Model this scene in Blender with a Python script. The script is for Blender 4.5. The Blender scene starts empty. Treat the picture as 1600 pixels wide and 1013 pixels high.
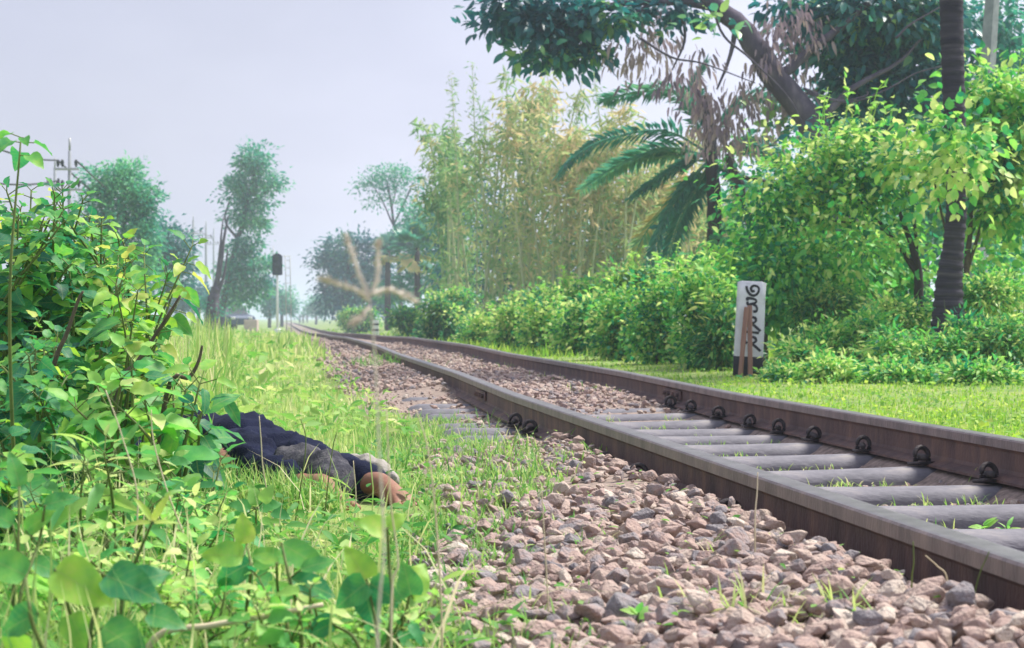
import bpy, bmesh, math, random
import numpy as np
from mathutils import Vector, Matrix
rad = math.radians
rng = np.random.default_rng(7)
random.seed(7)
S = bpy.context.scene
C = S.collection

# ------------------------------------------------------------------ camera
H = 0.575                      # eye height; the picture is 1600 px wide at a focal length of 3000 px
F = 3000.0
cd = bpy.data.cameras.new('camera')
cam = bpy.data.objects.new('camera', cd)
C.objects.link(cam)
cam.location = (0, 0, H)
cam.rotation_euler = (rad(90 - 0.16), 0, 0)
cd.sensor_width = 36
cd.lens = 36 * F / 1600
cd.clip_start = 0.05
cd.clip_end = 5000
cd.dof.use_dof = True
cd.dof.focus_distance = 5.6
cd.dof.aperture_fstop = 11
S.camera = cam

# ------------------------------------------------------------------ light
SUN_EL, SUN_AZ = 56, 62        # azimuth clockwise from straight ahead
w = bpy.data.worlds.new('World')
S.world = w
w.use_nodes = True
nt = w.node_tree
bg = nt.nodes['Background']
sky = nt.nodes.new('ShaderNodeTexSky')
sky.sky_type = 'NISHITA'
sky.sun_disc = False
sky.sun_elevation = rad(SUN_EL)
sky.sun_rotation = rad(SUN_AZ)
sky.air_density = 1.0
sky.dust_density = 4.0
mixw = nt.nodes.new('ShaderNodeMix')
mixw.data_type = 'RGBA'
mixw.inputs[0].default_value = 0.86
# input 7: the pale lilac cloud sheet over the sky
nt.links.new(sky.outputs[0], mixw.inputs[6])
tcw = nt.nodes.new('ShaderNodeTexCoord')
nzw = nt.nodes.new('ShaderNodeTexNoise')
nzw.inputs['Scale'].default_value = 5
nzw.inputs['Detail'].default_value = 5
mpw = nt.nodes.new('ShaderNodeMapping')
mpw.inputs['Scale'].default_value = (1, 1, 2.5)
nt.links.new(tcw.outputs['Generated'], mpw.inputs[0])
nt.links.new(mpw.outputs[0], nzw.inputs[0])
cr = nt.nodes.new('ShaderNodeValToRGB')
cr.color_ramp.elements[0].position = .3
cr.color_ramp.elements[0].color = (4.3, 4.35, 5.5, 1)
cr.color_ramp.elements[1].position = .72
cr.color_ramp.elements[1].color = (5.15, 5.2, 6.35, 1)
nt.links.new(nzw.outputs[0], cr.inputs[0])
# the cloud is brighter low down and towards the sun
sxyz = nt.nodes.new('ShaderNodeSeparateXYZ')
nt.links.new(tcw.outputs['Generated'], sxyz.inputs[0])
def wmath(op, a, b_, clamp=False):
    n = nt.nodes.new('ShaderNodeMath')
    n.operation = op
    for i, v in enumerate((a, b_)):
        if isinstance(v, (int, float)):
            n.inputs[i].default_value = v
        else:
            nt.links.new(v, n.inputs[i])
    return n.outputs[0]
g_ = wmath('ADD', wmath('MULTIPLY', sxyz.outputs[0], .95), wmath('MULTIPLY', sxyz.outputs[2], -1.25))
g_ = wmath('MINIMUM', wmath('MAXIMUM', wmath('ADD', g_, .93), .62), 1.12)
vs = nt.nodes.new('ShaderNodeVectorMath')
vs.operation = 'SCALE'
nt.links.new(cr.outputs[0], vs.inputs[0])
nt.links.new(g_, vs.inputs['Scale'])
nt.links.new(vs.outputs[0], mixw.inputs[7])
nt.links.new(mixw.outputs[2], bg.inputs[0])
bg.inputs[1].default_value = 0.135
sd = bpy.data.lights.new('sun', 'SUN')
sd.energy = 3.9
sd.angle = rad(12)
sd.color = (1.0, 0.95, 0.86)
sun = bpy.data.objects.new('sun', sd)
C.objects.link(sun)
sun.rotation_euler = (rad(90 - SUN_EL), 0, rad(180 - SUN_AZ))
S.view_settings.view_transform = 'Standard'
S.view_settings.look = 'None'
S.view_settings.exposure = 0.74
S.view_settings.gamma = 1
S.cycles.max_bounces = 6
S.cycles.diffuse_bounces = 3
S.cycles.transmission_bounces = 4
S.cycles.transparent_max_bounces = 4
S.cycles.volume_bounces = 1
S.cycles.use_denoising = True

# ------------------------------------------------------------------ frames of reference
TH = math.atan(362 / F)        # the track runs this much to the left of straight ahead
CT, ST = math.cos(TH), math.sin(TH)
RAIL_TOP = 0.22

def at(px, py, Y):
    """the point seen at pixel (px, py) of the 1600 px photograph, Y metres ahead"""
    return Vector(((px - 800) / F * Y, Y, H - (py - 498) / F * Y))

def lt(x, y):
    return x * CT + y * ST, -x * ST + y * CT

def xy(lat, t):
    return lat * CT - t * ST, lat * ST + t * CT

def zp(t):
    return np.interp(t, [0, 9, 12, 18, 22, 32, 40, 50, 70, 100, 400], [0, 0, .022, .028, .055, .05, 0, -.035, -.16, -.25, -.28])

def wob(x, y):
    return (.5 * np.sin(x * 1.7 + y * .6) + .5 * np.sin(y * 1.1 - x * .8 + 1.3) + .35 * np.sin(3.9 * x + 2.7 * y) + .3 * np.sin(5.1 * y - 4.3 * x))

def gz(x, y):
    """height of the ground"""
    lat, t = lt(np.asarray(x, float), np.asarray(y, float))
    b = np.interp(lat, [-30, -3, -1.2, -.3, .3, .75, 1.02, 1.15, 1.6, 2.05, 2.3, 2.6, 5, 30],
                  [.16, .12, .08, .075, .07, .10, .125, .085, .07, .08, .075, .06, .10, .2])
    b = b + .012 * wob(x, y) * np.interp(lat, [.4, 1.0, 2.2, 2.7], [1, .35, .35, 1])
    return b + zp(t) * np.interp(lat, [-6, 0, 3.5, 8], [0, 1, 1, 0])

# ------------------------------------------------------------------ mesh helpers
class MB:
    def __init__(s):
        s.v, s.f, s.t, s.n, s.l = [], [], [], 0, []
    def add(s, V, Fs, tint=.5, leaf=None):
        V = np.asarray(V, np.float32).reshape(-1, 3)
        if not isinstance(Fs, list):
            Fs = [Fs]
        for f in Fs:
            f = np.asarray(f, np.int32)
            if f.size:
                s.f.append(f + s.n)
        s.v.append(V)
        s.t.append(np.broadcast_to(np.asarray(tint, np.float32), (len(V),)))
        s.l.append(np.full((len(V), 3), 9., np.float32) if leaf is None else np.asarray(leaf, np.float32))
        s.n += len(V)
    def mesh(s, name, mat, smooth=True):
        me = bpy.data.meshes.new(name)
        V = np.concatenate(s.v)
        me.vertices.add(len(V))
        me.vertices.foreach_set('co', V.ravel())
        loops = np.concatenate([f.ravel() for f in s.f])
        tot = np.concatenate([np.full(len(f), f.shape[1], np.int32) for f in s.f])
        me.loops.add(len(loops))
        me.loops.foreach_set('vertex_index', loops)
        me.polygons.add(len(tot))
        me.polygons.foreach_set('loop_start', np.concatenate([[0], np.cumsum(tot)[:-1]]).astype(np.int32))
        me.polygons.foreach_set('loop_total', tot)
        me.polygons.foreach_set('use_smooth', np.full(len(tot), smooth))
        a = me.attributes.new('tint', 'FLOAT', 'POINT')
        a.data.foreach_set('value', np.concatenate(s.t).astype(np.float32))
        if any(q[0, 0] < 8 for q in s.l if len(q)):
            a = me.attributes.new('leaf', 'FLOAT_VECTOR', 'POINT')
            a.data.foreach_set('vector', np.concatenate(s.l).ravel())
        if mat:
            me.materials.append(mat)
        me.update(calc_edges=True)
        return me
    def build(s, name, mat, parent=None, smooth=True):
        o = bpy.data.objects.new(name, s.mesh(name, mat, smooth))
        C.objects.link(o)
        if parent is not None:
            o.parent = parent
            o.matrix_parent_inverse = parent.matrix_basis.inverted()
        return o

def tag(o, label=None, cat=None, group=None, kind=None):
    for k, v in (('label', label), ('category', cat), ('group', group), ('kind', kind)):
        if v:
            o[k] = v
    return o

def thing(name, loc, label, cat, group=None):
    o = bpy.data.objects.new(name, None)
    C.objects.link(o)
    o.location = loc
    o.empty_display_size = .1
    return tag(o, label, cat, group)

def copy_tree(o, loc=None, rz=0, sc=1, label=None, parent=None):
    c = o.copy()
    C.objects.link(c)
    if parent is not None:
        c.parent = parent
    if loc is not None:
        c.location = loc
        c.rotation_euler = (0, 0, rz)
        c.scale = (sc, sc, sc) if np.isscalar(sc) else sc
    if label:
        c['label'] = label
    for ch in [x for x in list(o.children)]:
        copy_tree(ch, parent=c)
    return c

def nrm(v):
    v = np.asarray(v, float)
    return v / np.maximum(np.linalg.norm(v, axis=-1, keepdims=True), 1e-9)

def tube(mb, pts, r, n=8, tint=.5, cap=True):
    P = np.asarray([tuple(p) for p in pts], float)
    k = len(P)
    r = np.broadcast_to(np.asarray(r, float), (k,))
    T = nrm(np.gradient(P, axis=0))
    ref = np.array([0, 0, 1.0]) if abs(T[:, 2]).mean() < .8 else np.array([0, 1.0, 0])
    A = nrm(np.cross(T, ref))
    B = np.cross(T, A)
    a = np.linspace(0, 2 * np.pi, n, endpoint=False)
    V = P[:, None] + r[:, None, None] * (np.cos(a)[None, :, None] * A[:, None] + np.sin(a)[None, :, None] * B[:, None])
    i = np.arange(k - 1)[:, None] * n
    j = np.arange(n)[None]
    f = np.stack([i + j, i + (j + 1) % n, i + n + (j + 1) % n, i + n + j], -1).reshape(-1, 4)
    fs = [f]
    if cap:
        fs += [np.arange(n)[None, ::-1], (np.arange(n) + (k - 1) * n)[None]]
    mb.add(V.reshape(-1, 3), fs, tint)

def bez(pts, n):
    """smooth curve through pts (Catmull-Rom)"""
    P = np.asarray([tuple(p) for p in pts], float)
    P = np.vstack([2 * P[0] - P[1], P, 2 * P[-1] - P[-2]])
    out = []
    m = len(P) - 3
    for u in np.linspace(0, m - 1e-6, n):
        i = int(u)
        t = u - i
        a, b, c, d = P[i:i + 4]
        out.append(.5 * (2 * b + (c - a) * t + (2 * a - 5 * b + 4 * c - d) * t * t + (3 * b - a - 3 * c + d) * t ** 3))
    return np.array(out)

def box(mb, lo, hi, tint=.5, bev=0.0):
    bm = bmesh.new()
    bmesh.ops.create_cube(bm, size=1)
    for v in bm.verts:
        v.co = Vector([lo[i] + (v.co[i] + .5) * (hi[i] - lo[i]) for i in range(3)])
    if bev:
        bmesh.ops.bevel(bm, geom=bm.edges[:], offset=bev, segments=2, affect='EDGES', profile=.5)
    add_bm(mb, bm, tint)

def add_bm(mb, bm, tint=.5, M=None):
    bm.verts.index_update()
    V = np.array([v.co[:] for v in bm.verts])
    if M is not None:
        V = V @ np.array(M.to_3x3()).T + np.array(M.translation)
    by = {}
    for f in bm.faces:
        by.setdefault(len(f.verts), []).append([v.index for v in f.verts])
    mb.add(V, [np.array(x) for x in by.values()], tint)
    bm.free()

# leaf templates: x across, y along, z up out of the blade
def leaf_tpl(wd=.5, fold=.12, droop=.18, heart=False):
    m = np.array([[0, y, -droop * y * y] for y in (0, .25, .5, .75, 1)])
    ys = (.12, .42, .74) if not heart else (.0, .35, .7)
    ws = (.36 * wd, .5 * wd, .3 * wd) if not heart else (.44 * wd, .5 * wd, .26 * wd)
    sv = []
    for sg in (-1, 1):
        for y, x in zip(ys, ws):
            sv.append([sg * x, y, fold * x * 2 - droop * y * y])
    V = np.vstack([m, sv])
    Fs = []
    for o, flip in ((5, True), (8, False)):
        t = [(0, 1, o), (1, 2, o + 1), (1, o + 1, o), (2, 3, o + 2), (2, o + 2, o + 1), (3, 4, o + 2)]
        Fs += [q[::-1] if flip else q for q in t]
    return V, np.array(Fs)

def leaf_fine(wd=.6, base=.5, fold=.10, droop=.2, lobe=0.0, wave=.025):
    """smooth pointed leaf; base < 1 moves its widest part towards the stalk, lobe gives a heart shaped base"""
    ys = np.array([0, .12, .27, .43, .6, .77, .9, 1.0])
    sy = np.array([.03, .14, .29, .45, .61, .77, .9])
    w = (sy + .04) ** base * (1 - sy) ** 1.0
    w = w / w.max() * wd * .5
    V = [[0, y, -droop * y * y] for y in ys]
    for sg in (-1, 1):
        for k, (y, x) in enumerate(zip(sy, w)):
            V.append([sg * x, y - (lobe if k == 0 else lobe * .4 if k == 1 else 0), fold * x * 2 - droop * y * y + wave * math.sin(y * 14 + sg)])
    Fs = []
    for o, flip in ((8, True), (15, False)):
        t = [(0, 1, o)]
        for k in range(6):
            t += [(k + 1, o + k + 1, o + k), (k + 1, k + 2, o + k + 1)] if k < 6 else []
        t += [(7, o + 6, 7)] if False else []
        Fs += [q[::-1] if flip else q for q in t]
    return np.array(V), np.array(Fs)

def diamond_tpl(wd=.5, fold=.1):
    V = np.array([[0, 0, 0], [wd * .5, .45, fold], [0, 1, -.08], [-wd * .5, .45, fold]])
    return V, np.array([(0, 1, 2), (0, 2, 3)])

def blade_tpl(bend, wd=.06, seg=3):
    V, Fs = [], []
    for i in range(seg):
        u = i / seg
        a = bend * u
        y, z = bend * .55 * u * u, u * (1 - .28 * bend * u)
        ww = wd * (1 - .55 * u)
        V += [[-ww, y, z], [ww, y, z]]
    V.append([0, bend * .55, 1 - .28 * bend])
    for i in range(seg - 1):
        a = 2 * i
        Fs += [(a, a + 1, a + 3), (a, a + 3, a + 2)]
    a = 2 * (seg - 1)
    Fs.append((a, a + 1, a + 2))
    return np.array(V), np.array(Fs)

LEAF = leaf_tpl()
LEAF_BROAD = leaf_tpl(.72, .10, .2)
LEAF_HEART = leaf_tpl(.9, .12, .15, True)
LEAF_LONG = leaf_tpl(.26, .2, .3)
FINE = leaf_fine(.56, .55, .14, .28, 0, .035)
FINE_BROAD = leaf_fine(.70, .5, .14, .3, 0, .04)
FINE_HEART = leaf_fine(.80, .42, .16, .28, .07, .04)
FINE_OVAL = leaf_fine(.5, .75, .1, .2)
DIAM = diamond_tpl()
DIAM_W = diamond_tpl(.75, .08)
DIAM_N = diamond_tpl(.2, .04)

def inst(mb, tpl, pos, d, up, size, tint):
    """copies of a template at pos, its y axis along d, its z axis near up"""
    V, Fs = tpl
    pos = np.asarray(pos, float).reshape(-1, 3)
    n = len(pos)
    if n == 0:
        return
    Yx = nrm(np.broadcast_to(d, (n, 3)))
    X = nrm(np.cross(Yx, np.broadcast_to(up, (n, 3))))
    Z = np.cross(X, Yx)
    sz = np.broadcast_to(np.asarray(size, float), (n,))
    W = pos[:, None] + sz[:, None, None] * (V[None, :, 0, None] * X[:, None] + V[None, :, 1, None] * Yx[:, None] + V[None, :, 2, None] * Z[:, None])
    k = len(V)
    FF = (Fs[None] + (np.arange(n) * k)[:, None, None]).reshape(-1, Fs.shape[1])
    mb.add(W.reshape(-1, 3), FF, np.repeat(np.broadcast_to(np.asarray(tint, float), (n,)), k),
           np.tile(np.stack([V[:, 0], V[:, 1], 0 * V[:, 0]], -1), (n, 1)) if k > 8 else None)

def crown(mb, blobs, clumps, leaves, size, spread, tpl=DIAM, droop=.2, base_tint=.5, tvar=.22, shell=.45):
    """foliage in clumps of leaves spread through ellipsoids given as (centre, (rx, ry, rz))"""
    vol = np.array([np.prod(r) ** .67 for _, r in blobs])
    cnt = np.maximum(1, (clumps * vol / vol.sum()).astype(int))
    for (c, r), k in zip(blobs, cnt):
        c, r = np.array(c), np.array(r)
        u = nrm(rng.normal(size=(k, 3)))
        q = u * (rng.random((k, 1)) ** shell)
        cc = c + q * r
        ct = base_tint + rng.normal(0, tvar * .55) + rng.normal(0, tvar * .5, k)
        m = leaves
        off = rng.normal(size=(k, m, 3)) * spread * (rng.random((k, 1, 1)) * .8 + .6)
        off[..., 2] *= .65
        p = (cc[:, None] + off).reshape(-1, 3)
        d = nrm(np.repeat(u, m, 0) * .6 + nrm(off.reshape(-1, 3)) * .9 + rng.normal(size=(k * m, 3)) * .45)
        d[:, 2] -= droop
        up = nrm(rng.normal(size=(k * m, 3)) * .55 + np.array([0, 0, 1.0]))
        inst(mb, tpl, p, d, up, size * (rng.random(k * m) * .7 + .6), np.clip(np.repeat(ct, m) + rng.normal(0, tvar * .5, k * m), 0, 1))

# ------------------------------------------------------------------ materials
def mat(name):
    m = bpy.data.materials.new(name)
    m.use_nodes = True
    return m, m.node_tree, m.node_tree.nodes['Principled BSDF']

def ramp(nt, stops):
    r = nt.nodes.new('ShaderNodeValToRGB')
    e = r.color_ramp.elements
    while len(e) < len(stops):
        e.new(.5)
    for i, (p, c) in enumerate(stops):
        e[i].position = p
        e[i].color = (*c, 1)
    return r

def leaf_mat(name, stops, trans=.32, rough=.42, spec=.35, mottle=18, veins=False):
    m, nt, b = mat(name)
    a = nt.nodes.new('ShaderNodeAttribute')
    a.attribute_name = 'tint'
    tc = nt.nodes.new('ShaderNodeTexCoord')
    nz = nt.nodes.new('ShaderNodeTexNoise')
    nz.inputs['Scale'].default_value = mottle
    nz.inputs['Detail'].default_value = 3
    nt.links.new(tc.outputs['Object'], nz.inputs[0])
    ma = nt.nodes.new('ShaderNodeMath')
    ma.operation = 'MULTIPLY_ADD'
    ma.inputs[1].default_value = .5
    nt.links.new(nz.outputs[0], ma.inputs[0])
    sb = nt.nodes.new('ShaderNodeMath')
    sb.operation = 'SUBTRACT'
    sb.inputs[1].default_value = .25
    nt.links.new(a.outputs['Fac'], sb.inputs[0])
    nt.links.new(sb.outputs[0], ma.inputs[2])
    r = ramp(nt, stops)
    nt.links.new(ma.outputs[0], r.inputs[0])
    nt.links.new(r.outputs[0], b.inputs['Base Color'])
    b.inputs['Roughness'].default_value = rough
    b.inputs['Specular IOR Level'].default_value = spec
    col = r.outputs[0]
    if veins:
        def mth(op, a, b=None, c=None):
            n = nt.nodes.new('ShaderNodeMath')
            n.operation = op
            for i, v in enumerate((a, b, c)):
                if v is None:
                    continue
                if isinstance(v, (int, float)):
                    n.inputs[i].default_value = v
                else:
                    nt.links.new(v, n.inputs[i])
            return n.outputs[0]
        la = nt.nodes.new('ShaderNodeAttribute')
        la.attribute_name = 'leaf'
        sx = nt.nodes.new('ShaderNodeSeparateXYZ')
        nt.links.new(la.outputs['Vector'], sx.inputs[0])
        ax = mth('ABSOLUTE', sx.outputs[0])
        mid = mth('LESS_THAN', ax, .016)
        ph = mth('SUBTRACT', sx.outputs[1], mth('MULTIPLY', ax, .8))
        side = mth('GREATER_THAN', mth('SINE', mth('MULTIPLY', ph, 44.0)), .93)
        on = mth('MULTIPLY', mth('MAXIMUM', mid, mth('MULTIPLY', side, .6)), mth('LESS_THAN', ax, 2.0))
        vm = nt.nodes.new('ShaderNodeMix')
        vm.data_type = 'RGBA'
        nt.links.new(mth('MULTIPLY', on, .28), vm.inputs[0])
        nt.links.new(col, vm.inputs[6])
        vm.inputs[7].default_value = (.36, .44, .16, 1)
        col = vm.outputs[2]
        nt.links.new(col, b.inputs['Base Color'])
    tr = nt.nodes.new('ShaderNodeBsdfTranslucent')
    hs = nt.nodes.new('ShaderNodeHueSaturation')
    hs.inputs['Hue'].default_value = .495
    hs.inputs['Value'].default_value = 1.5
    hs.inputs['Saturation'].default_value = 1.1
    nt.links.new(col, hs.inputs['Color'])
    nt.links.new(hs.outputs[0], tr.inputs[0])
    mx = nt.nodes.new('ShaderNodeMixShader')
    mx.inputs[0].default_value = trans
    nt.links.new(b.outputs[0], mx.inputs[1])
    nt.links.new(tr.outputs[0], mx.inputs[2])
    nt.links.new(mx.outputs[0], nt.nodes['Material Output'].inputs[0])
    return m

def rough_mat(name, stops, scale=12, rough=.85, bump=.3, bscale=60, metal=0, use_tint=.0, spec=.3, stretch=(1, 1, 1), world=False):
    """noise-mottled solid with a fine bump; use_tint mixes in the mesh's own tint"""
    m, nt, b = mat(name)
    tc = nt.nodes.new('ShaderNodeTexCoord')
    mp = nt.nodes.new('ShaderNodeMapping')
    mp.inputs['Scale'].default_value = stretch
    nt.links.new(nt.nodes.new('ShaderNodeNewGeometry').outputs['Position'] if world else tc.outputs['Object'], mp.inputs[0])
    nz = nt.nodes.new('ShaderNodeTexNoise')
    nz.inputs['Scale'].default_value = scale
    nz.inputs['Detail'].default_value = 8
    nz.inputs['Roughness'].default_value = .65
    nt.links.new(mp.outputs[0], nz.inputs[0])
    src = nz.outputs[0]
    if use_tint:
        a = nt.nodes.new('ShaderNodeAttribute')
        a.attribute_name = 'tint'
        mm = nt.nodes.new('ShaderNodeMix')
        mm.inputs[0].default_value = use_tint
        nt.links.new(src, mm.inputs[2])
        nt.links.new(a.outputs['Fac'], mm.inputs[3])
        src = mm.outputs[0]
    r = ramp(nt, stops)
    nt.links.new(src, r.inputs[0])
    nt.links.new(r.outputs[0], b.inputs['Base Color'])
    b.inputs['Roughness'].default_value = rough
    b.inputs['Metallic'].default_value = metal
    b.inputs['Specular IOR Level'].default_value = spec
    n2 = nt.nodes.new('ShaderNodeTexNoise')
    n2.inputs['Scale'].default_value = bscale
    n2.inputs['Detail'].default_value = 6
    nt.links.new(mp.outputs[0], n2.inputs[0])
    bp = nt.nodes.new('ShaderNodeBump')
    bp.inputs['Strength'].default_value = bump
    bp.inputs['Distance'].default_value = .01
    nt.links.new(n2.outputs[0], bp.inputs['Height'])
    nt.links.new(bp.outputs[0], b.inputs['Normal'])
    return m

M = {}
M['grass'] = leaf_mat('grass', [(0, (.05, .19, .055)), (.35, (.14, .35, .08)), (.62, (.36, .51, .16)), (.8, (.55, .59, .27)), (1, (.68, .62, .42))], .4, .55, .2, 2)
M['lawn'] = leaf_mat('lawn', [(0, (.07, .21, .05)), (.4, (.20, .40, .07)), (.7, (.38, .54, .10)), (1, (.56, .60, .20))], .4, .55, .2, 1.2)
M['weed'] = leaf_mat('weed', [(0, (.035, .17, .08)), (.4, (.10, .33, .10)), (.7, (.26, .48, .12)), (1, (.54, .58, .22))], .48, .42, .4, 6)
M['broad'] = leaf_mat('broad leaf', [(0, (.02, .12, .09)), (.35, (.05, .25, .10)), (.6, (.14, .41, .09)), (.85, (.34, .56, .09)), (1, (.54, .58, .16))], .40, .5, .3, 45, True)
M['bush'] = leaf_mat('bush leaf', [(0, (.025, .17, .10)), (.28, (.07, .33, .10)), (.55, (.17, .48, .11)), (.8, (.37, .62, .15)), (1, (.60, .68, .27))], .42, .5, .28, 22)
M['mango'] = leaf_mat('mango leaf', [(0, (.014, .09, .12)), (.5, (.03, .18, .18)), (.8, (.09, .30, .17)), (1, (.32, .50, .16))], .4, .35, .5, 3)
M['dead'] = leaf_mat('dead leaf', [(0, (.17, .13, .18)), (.5, (.34, .26, .29)), (1, (.54, .42, .34))], .3, .8, .1, 5)
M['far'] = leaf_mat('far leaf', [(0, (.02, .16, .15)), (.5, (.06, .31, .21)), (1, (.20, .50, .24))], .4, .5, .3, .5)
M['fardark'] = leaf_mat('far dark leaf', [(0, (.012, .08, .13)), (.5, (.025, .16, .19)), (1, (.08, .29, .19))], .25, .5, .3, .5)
M['bamboo'] = leaf_mat('bamboo leaf', [(0, (.10, .26, .12)), (.4, (.26, .42, .17)), (.7, (.48, .50, .24)), (1, (.62, .50, .30))], .45, .6, .2, 1)
M['palm'] = leaf_mat('palm leaflet', [(0, (.03, .15, .13)), (.5, (.07, .27, .19)), (.8, (.18, .40, .20)), (1, (.55, .47, .20))], .35, .35, .5, 2)
M['culm'] = rough_mat('bamboo culm', [(.3, (.34, .42, .22)), (.7, (.56, .56, .36))], 3, .5, .1, 20)
M['stem'] = rough_mat('green stem', [(.3, (.07, .12, .03)), (.7, (.16, .20, .05))], 20, .6, .1, 90)
M['twig'] = rough_mat('woody stem', [(.3, (.05, .045, .03)), (.7, (.14, .11, .07))], 25, .8, .3, 120)
M['bark'] = rough_mat('bark', [(.25, (.045, .035, .06)), (.55, (.10, .082, .115)), (.8, (.24, .205, .235))], 5, .9, .8, 14, stretch=(1, 1, .35))
M['barkdark'] = rough_mat('dark bark', [(.25, (.025, .02, .03)), (.6, (.07, .055, .06)), (.85, (.15, .12, .11))], 5, .9, .8, 14, stretch=(1, 1, .4))
M['palmbark'] = rough_mat('ringed palm bark', [(.3, (.02, .017, .03)), (.55, (.05, .042, .062)), (.8, (.13, .11, .13))], 4, .9, 1.0, 9, use_tint=.35, stretch=(.6, .6, 6))
M['seed'] = rough_mat('dry seed head', [(.3, (.50, .44, .36)), (.7, (.66, .60, .52))], 12, .9, .1, 60)
M['stick'] = rough_mat('reddish wood', [(.3, (.22, .11, .08)), (.7, (.40, .23, .17))], 8, .75, .3, 50, stretch=(4, 4, .5))
M['straw'] = rough_mat('straw', [(.3, (.52, .43, .26)), (.7, (.68, .60, .42))], 12, .7, .1, 60)
M['rail'] = rough_mat('rusty rail steel', [(.28, (.055, .034, .034)), (.48, (.115, .070, .066)), (.62, (.18, .105, .085)), (.8, (.27, .16, .11))], 9, .7, .5, 130, 0, spec=.4, stretch=(1.6, 1, .35))
M['railtop'] = rough_mat('worn rail head', [(.3, (.13, .12, .125)), (.7, (.27, .255, .265))], 16, .36, .15, 160, .55, spec=.5)
M['railside_lit'] = rough_mat('rail head side', [(.3, (.11, .085, .09)), (.5, (.20, .155, .155)), (.75, (.31, .235, .215))], 11, .5, .3, 120, .2, spec=.5, stretch=(1.6, 1, .4))  # burnish, with the lit look of the head side put into its colour
M['clip'] = rough_mat('dark iron', [(.3, (.03, .028, .032)), (.7, (.085, .07, .07))], 40, .6, .4, 160, .3)
M['sleeper'] = rough_mat('weathered sleeper', [(.25, (.055, .055, .06)), (.40, (.12, .12, .14)), (.55, (.19, .185, .21)), (.68, (.28, .26, .265)), (.8, (.24, .26, .17))], 7, .8, .35, 90, stretch=(.5, 1, 1))
M['stone'] = rough_mat('ballast stone', [(.15, (.13, .12, .135)), (.32, (.27, .25, .26)), (.46, (.39, .28, .245)), (.6, (.46, .365, .31)), (.76, (.57, .50, .43)), (1, (.54, .36, .17))], 45, .92, .8, 150, use_tint=.48, world=True)
M['soil'] = rough_mat('soil', [(.3, (.08, .075, .045)), (.5, (.13, .12, .06)), (.7, (.19, .16, .09))], 5, .95, .6, 60)
M['bed'] = rough_mat('ballast grit', [(.3, (.13, .11, .095)), (.5, (.27, .21, .18)), (.7, (.42, .33, .28))], 30, .95, 1.0, 45)
M['verge'] = rough_mat('green ground', [(.3, (.10, .17, .05)), (.5, (.20, .29, .08)), (.7, (.34, .36, .13))], 2.2, .95, .8, 30)
M['white'] = rough_mat('whitewash', [(.26, (.40, .39, .36)), (.38, (.66, .66, .68)), (.5, (.74, .74, .77)), (.8, (.80, .80, .82))], 11, .8, .35, 60)
M['black'] = rough_mat('black paint', [(.3, (.012, .013, .018)), (.7, (.04, .04, .05))], 14, .6, .3, 60)
M['concrete'] = rough_mat('concrete', [(.3, (.20, .22, .24)), (.7, (.34, .36, .38))], 6, .9, .4, 40)
M['greymetal'] = rough_mat('galvanised', [(.3, (.30, .31, .32)), (.7, (.45, .46, .47))], 10, .5, .1, 60, .3)
M['signal'] = rough_mat('signal black', [(.3, (.004, .005, .018)), (.7, (.010, .012, .035))], 10, .9, .1, 40, spec=.05)
M['lens'] = rough_mat('lens glass', [(.3, (.02, .03, .05)), (.7, (.05, .06, .08))], 10, .15, .02, 40)
M['denim'] = rough_mat('navy cloth', [(.3, (.004, .006, .022)), (.55, (.009, .013, .040)), (.8, (.026, .034, .075))], 8, .9, .5, 220, spec=.15)
M['plaid'] = rough_mat('dark checked cloth', [(.3, (.02, .02, .03)), (.5, (.06, .06, .075)), (.7, (.16, .15, .16))], 30, .9, .5, 200, spec=.15)
M['skin'] = rough_mat('skin', [(.3, (.20, .088, .055)), (.55, (.29, .14, .09)), (.8, (.38, .20, .135))], 18, .55, .15, 140, spec=.4)
M['hair'] = rough_mat('black hair', [(.3, (.008, .007, .007)), (.7, (.03, .026, .024))], 60, .6, .6, 200)
M['cloth'] = rough_mat('pale cloth', [(.3, (.24, .22, .20)), (.7, (.46, .43, .39))], 8, .9, .4, 150)
M['car'] = rough_mat('blue grey car paint', [(.3, (.05, .07, .13)), (.7, (.08, .10, .17))], 3, .3, .02, 20, .2)
M['glass'] = rough_mat('car glass', [(.3, (.05, .06, .07)), (.7, (.09, .10, .12))], 3, .08, .0, 20)
M['tyre'] = rough_mat('rubber', [(.3, (.02, .02, .02)), (.7, (.04, .04, .04))], 8, .9, .3, 60)
M['pinkwall'] = rough_mat('pink block', [(.3, (.45, .33, .30)), (.7, (.60, .47, .43))], 4, .9, .4, 30)

# ------------------------------------------------------------------ the ground
def gz2(lat, t):
    x, y = xy(lat, t)
    g = gz(x, y)
    k = np.interp(lat, [1.12, 1.2, 2.04, 2.12], [0, 1, 1, 0])
    g = g + k * np.interp(t, [8.6, 11.2], [-.05, .010])
    e = np.interp(lat, [.55, .7, 1.04, 1.1], [0, 1, 1, 0])
    return g + e * np.interp(t, [6.9, 7.6, 11, 12], [0, -.055, -.055, 0])

def ground_z(x, y):
    return gz2(*lt(np.asarray(x, float), np.asarray(y, float)))

def sheet(lats, ts, dz):
    La, T = np.meshgrid(lats, ts)
    x, y = xy(La, T)
    V = np.stack([x, y, gz2(La, T) + dz], -1).reshape(-1, 3)
    n = len(lats)
    i = (np.arange(len(ts) - 1)[:, None] * n + np.arange(n - 1)[None]).reshape(-1)
    f = np.stack([i, i + 1, i + n + 1, i + n], -1)
    mb = MB()
    mb.add(V, f)
    return mb

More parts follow.
